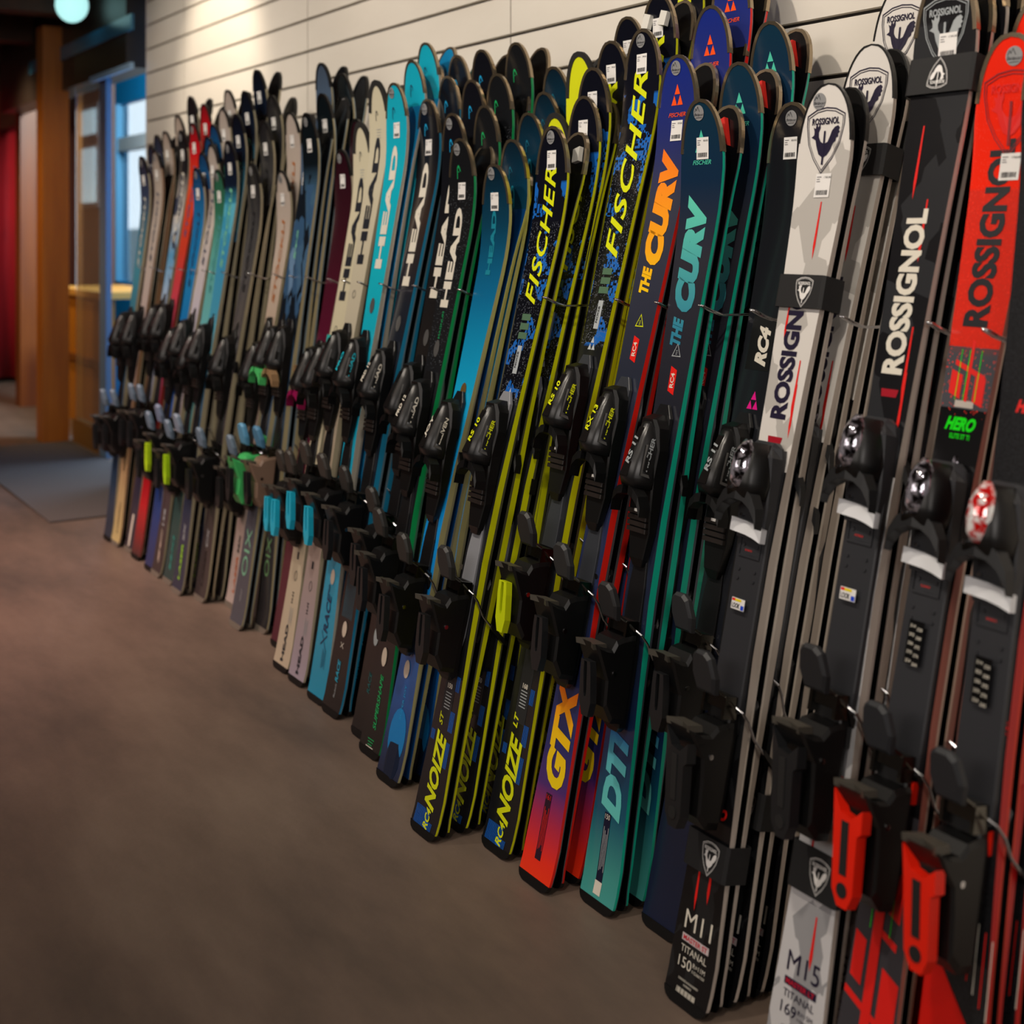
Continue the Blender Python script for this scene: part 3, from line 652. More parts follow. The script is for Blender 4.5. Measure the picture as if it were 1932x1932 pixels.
D['C2'] = dict(d='bright red ski with black lettering and small green wordmark', side='#b0685a', edge='#c9b0a4', base='#0c0c0d', guard=('metal', .10, .006), curl=.035,
    top=top_mat('top_red_grey', [(0, '#39373c'), (.27, '#101012'), (.635, '#4a4a50'), (.695, '#ee2810')], 'CONSTANT', .2, [('wave', '#7c3a36', (240, 1, 9), .80, (.69, .85)), ('speck', '#f04030', (900, 1, 500), .96, (.63, .96))]),
    pr=pr_hero, bind=('dome', None), heel=('round', '#e8220c', '#26282c'), plate='dome')
def pr_tit(L):
    it = [T('TITANAL', .17, -.012, .014, W1, length=.075, bold=.02), T('HERO', 1.0, .01, .018, RED, 'across', length=.05, bold=.05, it=.3), P([(0, .616), (.008, .606), (.004, .594), (-.004, .594), (-.008, .604)], ORG), T('156', .59, .03, .010, RED, 'down', bold=.02)]
    it.append(P([(-.05, 0.), (.05, .0), (.05, .18), (-.05, .30)], mat('#c81208', .35)))
    for i in range(9): it.append(P([(-.045 + i*.011, .33 - i*.012), (-.0435 + i*.011, .33 - i*.012), (-.0435 + i*.011, .38 - i*.006), (-.045 + i*.011, .38 - i*.006)], RED if i % 2 else W1))
    return it
D['C1'] = dict(D['C2'], d='black ski with red edges and tail at right border', side='#b01414', edge='#d04030', pr=pr_tit, top=top_mat('top_black', [(0, '#161618'), (1, '#17171a')], rough=.25, layers=[('speck', '#303236', (1500, 1, 1500), .9, None)]), bind=('dome', 'red'))
def pr_rc4(L): return sticker(L-.030, .0) + label(L-.085, 0) + [T('RC4', 1.035, .006, .030, W1, length=.075, bold=.06, it=.3), P([(-.03, .99), (.03, .99), (.03, 1.09), (-.03, 1.09)], mat('#050506', .4), .0006)] + tri(.935, .008, .032, PINK)
D['C5'] = dict(d='plain black ski with pink triangle mark', side='#1c1e24', edge='#4a4c52', base='#08080a', guard=('metal', .11, .006), curl=.035,
    top=top_mat('top_blackblue', [(0, '#171d33'), (.4, '#1b1d22'), (1, '#15161b')], rough=.25, layers=[('wave', '#1d2a4a', (160, 1, 2), .9, (0, .3))]), pr=pr_rc4, bind=('wedge', None), heel=('cup', None, '#2b2c2f'), plate='black')
def pr_curv(L, g, tcol, low, glow, yr, badge, dl):
    it = sticker(L-.026) + tri(L-.078, 0, .040, tcol) + [T('FISCHER', L-.118, .002, .0085, tcol, 'across', length=.052, bold=.01, it=.3)]
    it += label(L-.092 if low == 'DTI' else L-.150, .004, '850.00' if low == 'DTI' else '970.00')
    c = 1.198 if low == 'DTI' else 1.305
    it += [T('CURV', c + (0 if low == 'DTI' else .0), -.002, .058, g, length=.225 if low == 'DTI' else .24, bold=.085, it=.25, off=.001), T('THE', c-.150, -.008, .030, g, length=.055, bold=.06, it=.3)]
    bl = 1.01 if low == 'DTI' else 1.07
    it.append(ring([(-.012, bl-.010), (.014, bl-.010), (.001, bl+.016)], [(-.009, bl-.008), (.011, bl-.008), (.001, bl+.013)], badge)); it.append(T('1924', bl-.003, .001, .0045, badge, 'up', bold=0))
    it.append(P([(-.008, bl-.075), (.010, bl-.082), (.010, bl-.035), (-.008, bl-.028)], RED)); it.append(T('RC4', bl-.055, .001, .011, W1, length=.028, bold=.02, off=.0014))
    c = .235 if low == 'DTI' else .278
    it.append(T(low, c, .002, .056 if low == 'DTI' else .062, glow, length=.155 if low == 'DTI' else .20, bold=.06, it=.25))
    it.append(grid(-.012, .006, .045, .165, mat('#101630', .4) if low == 'DTI' else mat('#2a1226', .4), .0008)); it.append(T(yr, .158, -.003, .009, W1 if low == 'DTI' else RED, 'across', length=.014, bold=0, off=.0013))
    it += small(.10, -.009, 4, GINK if low == 'DTI' else RED, .08, .004, 'up')
    if low == 'DTI': it.append(grid(-.013, .007, .022, .045, W1, .0009, 'emblem'))
    return it
D['C6'] = dict(d='navy and teal ski with large teal lettering', side='#12b497', edge='#5d6470', base='#06070a', guard=('metal', .10, .006), curl=.042,
    top=top_mat('top_teal', [(0, '#46a09a'), (.04, '#3f9690'), (.11, '#12546e'), (.19, '#132a52'), (.3, '#1e2840'), (.6, '#24252e'), (.8, '#30313a'), (.9, '#122a44'), (1, '#0f3044')], rough=.25),
    pr=lambda L: pr_curv(L, G_TEAL, TEAL, 'DTI', G_DTI, '150', GINK, 0), bind=('wedge', None), heel=('cup', None, '#252527'), plate='black', pad='#e8302c')
D['C7'] = dict(d='royal blue ski with orange lettering and red tail', side='#e22016', edge='#7a6c72', base='#06070a', guard=('metal', .10, .006), curl=.042,
    top=top_mat('top_orange', [(0, '#f23a14'), (.03, '#f0301c'), (.07, '#b82848'), (.11, '#4a2a72'), (.16, '#1c2a66'), (.25, '#26305a'), (.6, '#2a2e3c'), (.82, '#3a3c4c'), (.9, '#28306e'), (1, '#182a82')], rough=.25),
    pr=lambda L: pr_curv(L, G_ORG, mat('#f4521a', .35), 'GTX', G_GTX, '161', YEL, 0), bind=('wedge', None), heel=('cup', None, '#2a2b2d'), plate='slate')
def pr_noize(L, yr, sfx):
    k = 1. if L < 1.6 else 1.1; it = sticker(L-.024) + label(L-.072, .0, '799.00')
    ft = L-.085; fb = L-.385 if L < 1.6 else L-.49
    it.append(T('FISCHER', (ft+fb)/2, -.001, .042*k, YEL, length=ft-fb, bold=.018, it=.35, space=1.1))
    g = fb-.075
    for j in range(3): it.append(grid(-.016, .016, g + j*.020, g + j*.020 + .014, mat('#4b6a52', .5)))
    it.append(grid(-.008, .008, g-.075, g-.015, mat('#a9b0b4', .4))); it.append(T('NOIZE', g-.045, -.002, .006, INK, length=.035, off=.0014))
    it += tri(L-.58 if L < 1.6 else L-.67, 0, .027, mat('#b8bec0', .4))
    it.append(grid(-.020, .018, .225*k, .36*k, mat('#26272b', .4), .0006)); it.append(T(yr, .245*k+.05, -.001, .010, W1, 'across', bold=.03))
    for q in range(6): it.append(grid(-.012, .010, .28*k - q*.006, .282*k - q*.006, GINK, .001, 'lettering', 1, 1))
    it.append(T('NOIZE', .128*k, .002, .040*k, YEL, length=.155*k, bold=.04, it=.35)); it.append(T(sfx, .228*k, -.012, .014*k, YEL, length=.026*k, bold=.03, it=.3)); it.append(T('RC4', .034*k, .006, .019*k, YEL, length=.040*k, bold=.03, it=.3))
    for a0, l0, w_, h_ in ((.018, .20, .02, .05), (-.04, .17, .018, .03), (.02, .13, .02, .06), (.02, .28, .018, .04), (-.04, .0, .055, .05), (.0, .0, .03, .03)):
        for q in range(int(w_/.003)): it.append(grid(a0+q*.003, a0+q*.003+.0013, l0+.01, l0+h_, mat('#1a66c8', .35), .0008, 'emblem', 1, 2))
    return it
noz = top_mat('top_noise', [(0, '#14151a'), (.15, '#15161b'), (.5, '#24262a'), (.62, '#101116'), (.9, '#0d0f1a'), (1, '#0b0d18')], rough=.25,
    layers=[('cells', '#1b62b8', (30, 1, 24), .66, (.60, .92)), ('speck', '#6c7078', (800, 1, 520), .91, (.60, .86)), ('speck', '#0c0e16', (260, 1, 180), .66, (.62, .9))])
D['C8'] = dict(d='long black and blue ski with large yellow lettering', side='#ccd00a', edge='#6a6a50', base='#08090c', guard=('metal', .10, .006), curl=.04, top=noz, pr=lambda L: pr_noize(L, '168', 'LT'), bind=('wedge', None), heel=('cup', '#c8d810', '#222'+'224'), plate='slate', yellow=1)
D['C9'] = dict(D['C8'], d='black and blue ski with small yellow lettering', pr=lambda L: pr_noize(L, '150', 'ST'), heel=('cup', None, '#2a2a2a'), plate='silver')
def pr_joy(L):
    it = sticker(L-.022, -.012) + label(L-.085, -.002, '529.00') + [T('HEAD', L-.18, -.004, .020, mat('#177f96', .4), length=.15, bold=.05)] + hlogo(L-.075, -.012, .03, mat('#126078', .4))
    it += oval(.875, 0, .012, .019, mat('#c8a060', .25, .8)) + oval(.245, -.004, .012, .020, BROWNK)
    it.append(T('SUPER JOY', .175, .006, .009, HBLUE, length=.075, bold=.0)); it += label(.285, .0, ' ', .012, .018)
    for l0, l1 in ((.60, .67), (.44, .555)):
        it.append(ring([(x*1.35, l) for x, l in [(-.013, l0+.012), (-.006, l0), (.006, l0), (.013, l0+.012), (.013, l1-.012), (.006, l1), (-.006, l1), (-.013, l1-.012)]],
                       [(x*1.1, l) for x, l in [(-.011, l0+.014), (-.005, l0+.004), (.005, l0+.004), (.011, l0+.014), (.011, l1-.014), (.005, l1-.004), (-.005, l1-.004), (-.011, l1-.014)]], INK, .002))
    for l, r, c_ in ((.10, .036, '#0e78bc'), (.33, .03, '#0a4c8c'), (.05, .03, '#0c1c34')): it.append(P([(a*1., ll) for a, ll in ellipse(.004, l, r, r*1.7, 18)], mat(c_, .3), .0006))
    return it
D['C9y'] = dict(D['C8'], d='yellow ski with thick black tip guard', top=top_mat('top_yellow', [(0, '#d3da18'), (1, '#d8de20')], rough=.3), pr=lambda L: [], guard=('rubber', .10, .012), heel=('cup', None, '#2a2a2a'), plate='black')
D['C10'] = dict(d='blue ski with teal-black tip and pale edges', side='#a09a70', edge='#b8b49c', base='#0a3f78', guard=('metal', .09, .006), curl=.05,
    top=top_mat('top_joy', [(0, '#0e1a30'), (.06, '#103058'), (.12, '#0f4a8c'), (.22, '#0f5ca8'), (.35, '#128ad8'), (.5, '#1290da'), (.62, '#16a4d4'), (.78, '#126a98'), (.9, '#0e3e58'), (1, '#0a1c28')], rough=.2, layers=[('cells', '#0f6fae', (14, 1, 7), .72, (.55, .8), rot45)]),
    pr=pr_joy, bind=('wedge', None), heel=('cup', None, '#2c2b29'), plate='black')
def pr_head(L, lc, hc, extra, oc='#a8a8a8', price='899.00', hl=.28, ol=.43):
    it = sticker(L-.026, -.014) + hlogo(L-.078, -.012, .034, lc) + label(L-.125, .004, price)
    it.append(T('HEAD', L-.165-hl/2, -.004, .036, hc, length=hl, bold=.05))
    it += oval(L-.165-hl-.10, 0, .012, .021, mat(oc, .25, .8)); return it + extra
D['C11'] = dict(d='speckled black ski with green logo and green edges', side='#0f9c56', edge='#6aa48c', base='#0a0b0c', guard=('metal', .09, .006), curl=.045,
    top=top_mat('top_magnum', [(0, '#121213'), (.5, '#1b1d21'), (.7, '#1e1f22'), (1, '#15171a')], rough=.22, layers=[('speck', '#8a8f96', (900, 1, 900), .985, (.62, .92))]),
    pr=lambda L: pr_head(L, GRN, W1, [T('MAGNUM', 1.012*L/1.465, .0, .008, GRN, length=.065, bold=0), T('SUPERSHAPE', .122, .004, .015, GRN, length=.125, bold=.02, it=.2)] + oval(.225, .0, .012, .022, BROWNK) + small(.035, 0, 3, GRN, .03) + small(.018, 0, 2, W1, .035, .005), hl=.245), bind=('wedge', None), heel=('cup', None, '#2b2a28'), plate='black')
D['C12'] = dict(D['C11'], d='black ski with blue logo behind the green-edged ones', side='#2f6d92', edge='#7c8a94', top=top_mat('top_titan', [(0, '#0e0e10'), (.6, '#23201f'), (.9, '#14161c'), (1, '#101118')], rough=.2),
    pr=lambda L: pr_head(L, HBLUE, W1, oval(.24, 0, .012, .022, GINK) + [T('RACE', .13, 0, .014, mat('#0e5a5c', .4), length=.05, bold=.02, it=.2)], hl=.30))
D['C13'] = dict(D['C11'], d='dark brown-black ski with blue logo and blue edges', side='#1f86b0', edge='#8fb0c0', base='#0b0c10', top=top_mat('top_race', [(0, '#0d0d0f'), (.22, '#101114'), (.35, '#141c28'), (.66, '#20242e'), (.8, '#342824'), (.9, '#14161c'), (1, '#101118')], rough=.18),
    pr=lambda L: pr_head(L, HBLUE, W1, oval(.212, 0, .012, .020, BROWNK) + [T('RACE', .108, .0, .016, mat('#1d9aba', .35), length=.055, bold=.03, it=.2), T('Rebels', .060, .002, .007, GINK, length=.035, bold=0, it=.3), T('X', .172, 0, .016, W1, bold=-.01)] +
                         [grid(a, a+.0008, .24, .36, mat('#1d9aba', .35), .001, 'emblem', 1, 1) for a in (-.025, -.017, -.009, .0, .009, .017, .025)], hl=.33), bind=('wedge', None), heel=('cup', None, '#2b2a28'), plate='black')
D['C14'] = dict(D['C11'], d='bright turquoise ski with white lettering', side='#a8a294', edge='#c9c2b4', base='#117cb0', guard=('metal', .09, .006),
    top=top_mat('top_cyan', [(0, '#1188ac'), (.3, '#149cc4'), (.7, '#18b2c8'), (1, '#18a8c4')], rough=.22),
    pr=lambda L: pr_head(L, NAVY, W1, oval(.32, .004, .012, .020, BROWNK) + [T('RACE', .225, 0, .026, NAVY, length=.10, bold=.03, it=.2), T('PRO', .285, -.008, .010, NAVY, length=.026, bold=.03), T('X', .155, -.002, .034, NAVY, length=.05, bold=-.02, it=.2)] + small(.11, .0, 4, NAVY, .05, .006, 'up'), hl=.335), heel=('cup', '#1fb8dc', '#3a3632'), plate='black')
def pr_cream(L): return hlogo(L-.095, -.010, .030, CREAMINK) + small(L-.135, .0, 4, GINK, .03, .008) + [T('HEAD', L-.335, -.004, .038, CREAMINK, length=.36, bold=.05), T('HEAD', .075, .0, .017, CREAMINK, length=.10, bold=.05), ring(ellipse(-.006, L-.60, .009, .012), ellipse(-.006, L-.60, .007, .010), CREAMINK), ring(ellipse(.004, .26, .009, .014), ellipse(.004, .26, .007, .012), CREAMINK), grid(-.006, .006, .305, .325, CREAMINK), T('H-H', .20, .004, .012, CREAMINK, length=.03)] + small(.15, .0, 4, GINK, .05, .006, 'up')
D['C15'] = dict(d='cream ski with dark lettering and black tip guard', side='#a59c84', edge='#c4bca4', base='#8a8378', guard=('rubber', .085, .016), curl=.05,
    top=top_mat('top_cream', [(0, '#b8aa94'), (.5, '#c6bea2'), (1, '#cfc8ae')], rough=.3), pr=pr_cream, bind=('wedge', None), heel=('cup', '#1fb8dc', '#37332f'), plate='black')
D['C15b'] = dict(D['C15'], d='beige and lilac ski with black tip guard', top=top_mat('top_lilac', [(0, '#9a8f9e'), (.3, '#a08c78'), (.6, '#bcb4a0'), (1, '#cfc8ae')], rough=.3))
D['C16'] = dict(d='dark maroon ski', side='#b4ac96', edge='#c4bca4', base='#141214', guard=('black', .08, .008), curl=.045,
    top=top_mat('top_maroon', [(0, '#4a1226'), (.35, '#5e1830'), (.6, '#5a1630'), (.8, '#3c1420'), (1, '#260c16')], rough=.2), pr=lambda L: sticker(L-.028, -.012) + label(L-.095, 0), bind=('wedge', '#8a0f4a'), heel=('cup', '#1fb8dc', '#37332f'), plate='black')
CAMO = [('cells', '#141c26', (20, 1, 9), .62, (.45, .88), rot45), ('cells', '#39597c', (26, 1, 11), .74, (.4, .86), rot45)]
D['C17'] = dict(d='blue and black shard-patterned ski with black tip', side='#a89c78', edge='#9fb8c8', base='#101216', guard=('black', .08, .008), curl=.045,
    top=top_mat('top_camo', [(0, '#2c2a2c'), (.3, '#302e30'), (.42, '#33485e'), (.6, '#4a6c90'), (.84, '#41627e'), (.9, '#0c161c'), (1, '#0b1418')], rough=.2, layers=CAMO),
    pr=lambda L: sticker(L-.028, -.01) + label(L-.10, .0) + [T('OIX', .225, 0, .034, mat('#5f8c5c', .4), length=.12, bold=.0)], bind=('wedge', '#907252'), heel=('shell', '#80695a', '#4c84aa'), plate='black')
D['C17b'] = dict(D['C17'], d='smoky blue ski with green tail mark', top=top_mat('top_camo2', [(0, '#474a54'), (.3, '#4a4e58'), (.42, '#4a5c74'), (.7, '#6c8cb0'), (1, '#3e4a5c')], rough=.2, layers=CAMO),
    pr=lambda L: [T('STÖCKLI', L-.34, 0, .026, MINT, length=.22, bold=.03), T('OIX', .23, 0, .042, mat('#74b090', .4), length=.145, bold=.0)] + label(L-.19, -.02) + small(.10, 0, 2, GINK, .04, .006, 'up'), bind=('wedge', '#4cb868'), heel=('shell', '#44b866', '#5a9cc4'))
def pr_sto(L, ink, low=None, lowc=None, mark=None, l2=None, l2c=None, price='999.00', st=True):
    it = (sticker(L-.028, -.010) if st else []) + label(L-.095, -.004, price) + [T('STÖCKLI', L-.30, -.002, .028, ink, length=.28, bold=.03, it=.15)]
    if low: it.append(T(low, .105, .0, .016, lowc, length=.12, bold=.03, it=.15))
    if l2: it.append(T(l2, .205, .0, .018, l2c, length=.06, bold=.03, it=.1))
    return it
STB = dict(side='#a0977c', edge='#b0a890', base='#100f10', guard=('black', .07, .008), curl=.045, bind=('wedge', None), heel=('cup', None, '#6d8296'), plate='black')
D['C18'] = dict(STB, d='pinkish white ski with rust-orange lettering', top=top_mat('top_st1', [(0, '#b0a29c'), (.4, '#8c7c74'), (.55, '#b8a08c'), (.8, '#c0b0a4'), (1, '#b4a8a0')], rough=.3, layers=[('wave', '#80705f', (90, 1, 30), .8, (.5, .66))]), pr=lambda L: pr_sto(L, TANK, 'LASER', mat('#a8582c', .4), None, 'MX', INK, st=True))
D['C19'] = dict(STB, d='dark grey ski with black lettering', top=top_mat('top_st2', [(0, '#3a3233'), (.35, '#3c3436'), (.5, '#5a5252'), (.8, '#3c3c42'), (1, '#1a1a1c')], rough=.25), pr=lambda L: pr_sto(L, INK, 'LASER', mat('#2a2022', .4), None, 'CX', GINK))
D['C20'] = dict(STB, d='light blue ski with navy tip and green lettering', top=top_mat('top_st3', [(0, '#232a42'), (.3, '#243450'), (.45, '#3a6a8c'), (.6, '#4aa0c0'), (.75, '#3f94c4'), (.85, '#3c9cc0'), (.9, '#0c1c30'), (1, '#080e18')], rough=.2, layers=[('cells', '#5cb4d0', (16, 1, 8), .7, (.5, .86))]), pr=lambda L: pr_sto(L, MINT, 'LASER', LIME, None, 'SX', GINK), heel=('cup', '#a8d818', '#8494a8'))
D['C21'] = dict(STB, d='sea-green ski with faded teal lettering', top=top_mat('top_st4', [(0, '#1c3a3c'), (.3, '#25504c'), (.6, '#6cb8c0'), (.8, '#5ca8a0'), (.9, '#2f7058'), (1, '#245c44')], rough=.25), pr=lambda L: pr_sto(L, mat('#3c8a90', .4), 'MXI', mat('#2f8a80', .4)))
D['C23'] = dict(STB, d='off-white ski with navy lettering', top=top_mat('top_st5', [(0, '#352c2e'), (.05, '#352c2e'), (.3, '#5c4e50'), (.45, '#a09aa4'), (.6, '#c2bccc'), (.8, '#c8bdb6'), (1, '#a49890')], rough=.3), pr=lambda L: pr_sto(L, NAVY, 'SC', BROWNK, None, '158', GINK, st=False), heel=('cup', '#b8e020', '#7484a0'))
D['C22'] = dict(STB, d='vivid blue ski with navy lettering', top=top_mat('top_st6', [(0, '#1c2a5c'), (.4, '#1c50a8'), (.7, '#1d84c4'), (.86, '#1a78b8'), (1, '#0e3058')], rough=.22), pr=lambda L: pr_sto(L, NAVY))
D['C25'] = dict(STB, d='orange-red ski with dark tip and lettering', side='#7c2420', top=top_mat('top_st7', [(0, '#282224'), (.12, '#c01820'), (.3, '#4a1420'), (.5, '#c84a70'), (.7, '#d84430'), (.86, '#e04a1c'), (.93, '#c81420'), (1, '#70121a')], rough=.22), pr=lambda L: pr_sto(L, mat('#38507c', .4)))
D['C26'] = dict(STB, d='glittering white-blue ski with black tip', top=top_mat('top_st8', [(0, '#2c2834'), (.3, '#35304a'), (.55, '#c8d4ec'), (.7, '#58a4d8'), (.8, '#d4ccc8'), (.9, '#202024'), (1, '#141416')], rough=.18, layers=[('cells', '#30405c', (24, 1, 14), .75, (.5, .9))]), pr=lambda L: pr_sto(L, W1) + [P([(-.01, .02), (.01, .02), (.01, .14), (-.01, .14)], W1)])
D['C27'] = dict(STB, d='cream-white ski with navy lettering and yellowish tail', side='#8c6a4c', top=top_mat('top_st9', [(0, '#c8b87c'), (.2, '#b49870'), (.35, '#9c7c64'), (.55, '#c4b2b0'), (.8, '#c8bab0'), (1, '#988a80')], rough=.3), pr=lambda L: pr_sto(L, NAVY, 'STÖCKLI', INK))
D['C28'] = dict(STB, d='dark blue-grey ski at the far end by the doorway', top=top_mat('top_st10', [(0, '#1c2c40'), (.4, '#24486c'), (.7, '#4a9cb4'), (.9, '#304460'), (1, '#182430')], rough=.22), pr=lambda L: pr_sto(L, W1))

# ------------------------------------------------------------------ where the skis stand: column, x, then (tail y, length, lean) of each pair from the front
TAB = [
    ('C1', -1.084, [(-0.623, 1.524, 10.94), (-0.568, 1.60, 11.6)]),
    ('C2', -1.225, [(-0.622, 1.552, 14.08), (-0.567, 1.62, 14.1)]),
    ('C3', -1.346, [(-0.622, 1.666, 13.15), (-0.567, 1.71, 13.3)]),
    ('C4', -1.565, [(-0.622, 1.504, 13.03), (-0.567, 1.587, 14.13), (-0.512, 1.707, 14.02)]),
    ('C5', -1.755, [(-0.517, 1.493, 13.52)]),
    ('C6', -1.883, [(-0.559, 1.49, 10.99), (-0.494, 1.571, 11.56), (-0.429, 1.658, 11.48)]),
    ('C7', -2.011, [(-0.609, 1.61, 13.87), (-0.544, 1.718, 13.65), (-0.479, 1.808, 12.55)]),
    ('C8', -2.159, [(-0.601, 1.686, 13.86), (-0.526, 1.757, 12.14), (-0.451, 1.843, 11.43)]),
    ('C9', -2.301, [(-0.685, 1.479, 13.87), (-0.615, 1.549, 13.68), (-0.545, 1.602, 11.45), (-0.475, 1.66, 10.28), (-0.405, 1.713, 9.1)]),
    ('C9y', -2.43, [(-0.46, 1.50, 8.6), (-0.41, 1.645, 8.4)]),
    ('C10', -2.564, [(-0.63, 1.403, 13.41), (-0.57, 1.459, 12.37), (-0.51, 1.52, 11.29), (-0.45, 1.568, 10.3), (-0.39, 1.625, 8.73)]),
    ('C11', -2.720, [(-0.596, 1.465, 11.27), (-0.541, 1.55, 11.14), (-0.486, 1.626, 9.91), (-0.431, 1.706, 9.39)]),
    ('C12', -2.825, [(-0.566, 1.537, 11.08), (-0.511, 1.623, 10.47), (-0.456, 1.697, 9.1)]),
    ('C13', -3.003, [(-0.563, 1.593, 11.57), (-0.508, 1.657, 11.29), (-0.453, 1.71, 10.01)]),
    ('C14', -3.109, [(-0.556, 1.635, 9.47), (-0.501, 1.698, 9.06), (-0.446, 1.747, 8.34)]),
    ('C15b', -3.262, [(-0.545, 1.66, 9.9)]),
    ('C15', -3.385, [(-0.538, 1.554, 10.74)]),
    ('C16', -3.571, [(-0.469, 1.482, 9.48), (-0.414, 1.574, 8.66)]),
    ('C17', -3.750, [(-0.450, 1.597, 6.9), (-0.395, 1.66, 6.5), (-0.34, 1.729, 6.6)]),
    ('C17b', -3.824, [(-0.502, 1.60, 9.95), (-0.435, 1.773, 8.4)]),
    ('C18', -4.038, [(-0.436, 1.434, 8.58), (-0.381, 1.625, 6.68)]),
    ('C19', -4.171, [(-0.495, 1.464, 8.73), (-0.44, 1.607, 7.48), (-0.385, 1.692, 6.14)]),
    ('C20', -4.298, [(-0.53, 1.545, 8.27), (-0.475, 1.636, 6.81), (-0.425, 1.715, 5.85), (-0.382, 1.791, 5.6)]),
    ('C21', -4.439, [(-0.515, 1.452, 8.74), (-0.46, 1.541, 7.49)]),
    ('C23', -4.558, [(-0.519, 1.55, 9.03), (-0.464, 1.681, 7.82), (-0.409, 1.746, 6.37)]),
    ('C22', -4.643, [(-0.517, 1.466, 8.46), (-0.462, 1.519, 6.84), (-0.435, 1.578, 6.36), (-0.415, 1.624, 6.18)]),
    ('C25', -4.837, [(-0.508, 1.652, 9.06), (-0.453, 1.725, 8.24)]),
    ('C26', -4.964, [(-0.497, 1.63, 8.66), (-0.442, 1.762, 7.4)]),
    ('C27', -5.093, [(-0.51, 1.549, 7.24), (-0.455, 1.627, 6.38), (-0.4, 1.692, 5.95)]),
    ('C28', -5.192, [(-0.513, 1.53, 6.56), (-0.476, 1.574, 6.37), (-0.452, 1.618, 6.2)]),
]
ROW = ['foremost pair', 'second pair back', 'third pair back', 'fourth pair back', 'rearmost pair']
def bases(k, L, curl):
    """prints on the running base, seen on the inner ski of each pair"""
    return None
def make_ski(col, x, y0, L, lean, row, back, nrows):
    d = D[col]; curl = d['curl'] * (1 if not back else .35)
    wk = 1.0
    root = thing('ski', '', 'ski', (x + (row * .002), y0 + (.014 if back else 0), .004 if back else 0), (R(lean), 0, math.pi) if back else (-R(lean), 0, 0), 'skis on the wall rack, %s' % d['d'])
    rw = 'only pair' if nrows == 1 else ROW[row]
    root['label'] = '%s, %s, %s ski' % (d['d'], rw, 'inner' if back else 'outer')
    if len(root['label'].split()) > 16: print('LONG', root['label'])
    (V, F, uv), (V2, F2, M2) = ski_meshes(L, curl, wk)
    ob('top_sheet', me('top_sheet', V, F, [d['top']], None, True, uv), root)
    ob('ski_core', me('ski_core', V2, F2, [mat(d['side'], .35), mat(d['edge'], .3, .6), mat(d['base'], .22)], M2, False), root)
    g = d['guard']
    gm_ = {'metal': BRONZE, 'black': BLACK, 'rubber': RUBBER}[g[0]]
    ob('tip_guard', guard_mesh(L, curl, wk, g[1], g[2], gm_), root)
    ob('tail_protector', tail_cap_mesh(L, wk, mat('#8c8478', .4, .5) if col in ('C18', 'C19', 'C20', 'C21', 'C23', 'C17', 'C17b', 'C27', 'C26') else BLACK), root)
    if not back:
        its = [x for x in d['pr'](L) if x is not None]
        if row: its = [x for x in its if x[0] != 'round_sticker' and not (x[0] == 'price_label' and col in ('C1', 'C2', 'C3', 'C4', 'C6', 'C7', 'C10', 'C11', 'C12', 'C13', 'C14'))]
        build_print(its, L, curl, root)
    # binding
    dome = d['bind'][0] == 'dome'; c0 = .412*L; lt = c0 + (.21 if dome else .16); lh = c0 - (.235 if dome else .20)
    yt = -(nb(lt, L, curl) + th(lt, L)); yh = -(nb(lh, L, curl) + th(lh, L))
    full = row == 0 and not back
    ob('binding_plate', plate_mesh(d['plate']), root, (0, yt + .0005, lt - (.04 if dome else 0)))
    tp = toe_parts(d['bind'][0], d['bind'][1]); hp = heel_parts('round' if dome else ('shell' if d['heel'][0] == 'shell' else 'cup'), d['heel'][1], d['heel'][2])
    if not full:
        keep = ('toe_housing', 'toe_wing', 'clear_cover', 'heel_housing', 'lever') + (() if back else ('brake_arm',))
        tp = [(n, m, [s for s in sb if s[0] in keep]) for n, m, sb in tp]; hp = [(n, m, [s for s in sb if s[0] in keep]) for n, m, sb in hp]
    put_parts(tp, root, (0, yt - .006, lt), 1 if full else .62); put_parts(hp, root, (0, yh - .006, lh), 1 if full else .62)
    if full: binding_print(col, root, yt - .006, lt, yh - .006, lh)
    if col == 'C6' and back: 
        ob('tape_patch', B().loft([[(-.030+.03*q, -(nb(L-.05, L, curl)) + .002, L-.085 + .02*q), (-.008+.03*q, -nb(L-.03, L, curl) + .002, L-.028-.01*q), (-.008+.03*q, .012-nb(L-.03, L, curl), L-.028-.01*q), (-.030+.03*q, .012-nb(L-.05, L, curl), L-.085+.02*q)] for q in (0, 1)]).mesh('tape_patch', [mat('#d8281e', .5)]), root)
    if (col == 'C9' and back and row == 0) or (col == 'C8' and not back and row == 1):
        for a in ((-.03, .026) if col == 'C8' else (-.03,)):
            sy = -1 if not back else 1; l = L - .055; q = nb(l, L, curl) + (th(l, L) if not back else 0)
            yy = -q if not back else -q + .001
            ob('foam_pad', B().prism([(a-.012, l-.016), (a+.010, l-.020), (a+.014, l+.010), (a-.008, l+.016)], yy + sy*.0, yy + sy*.011).mesh('foam_pad', [mat('#cfcdc6', .8)]), root)
    return root
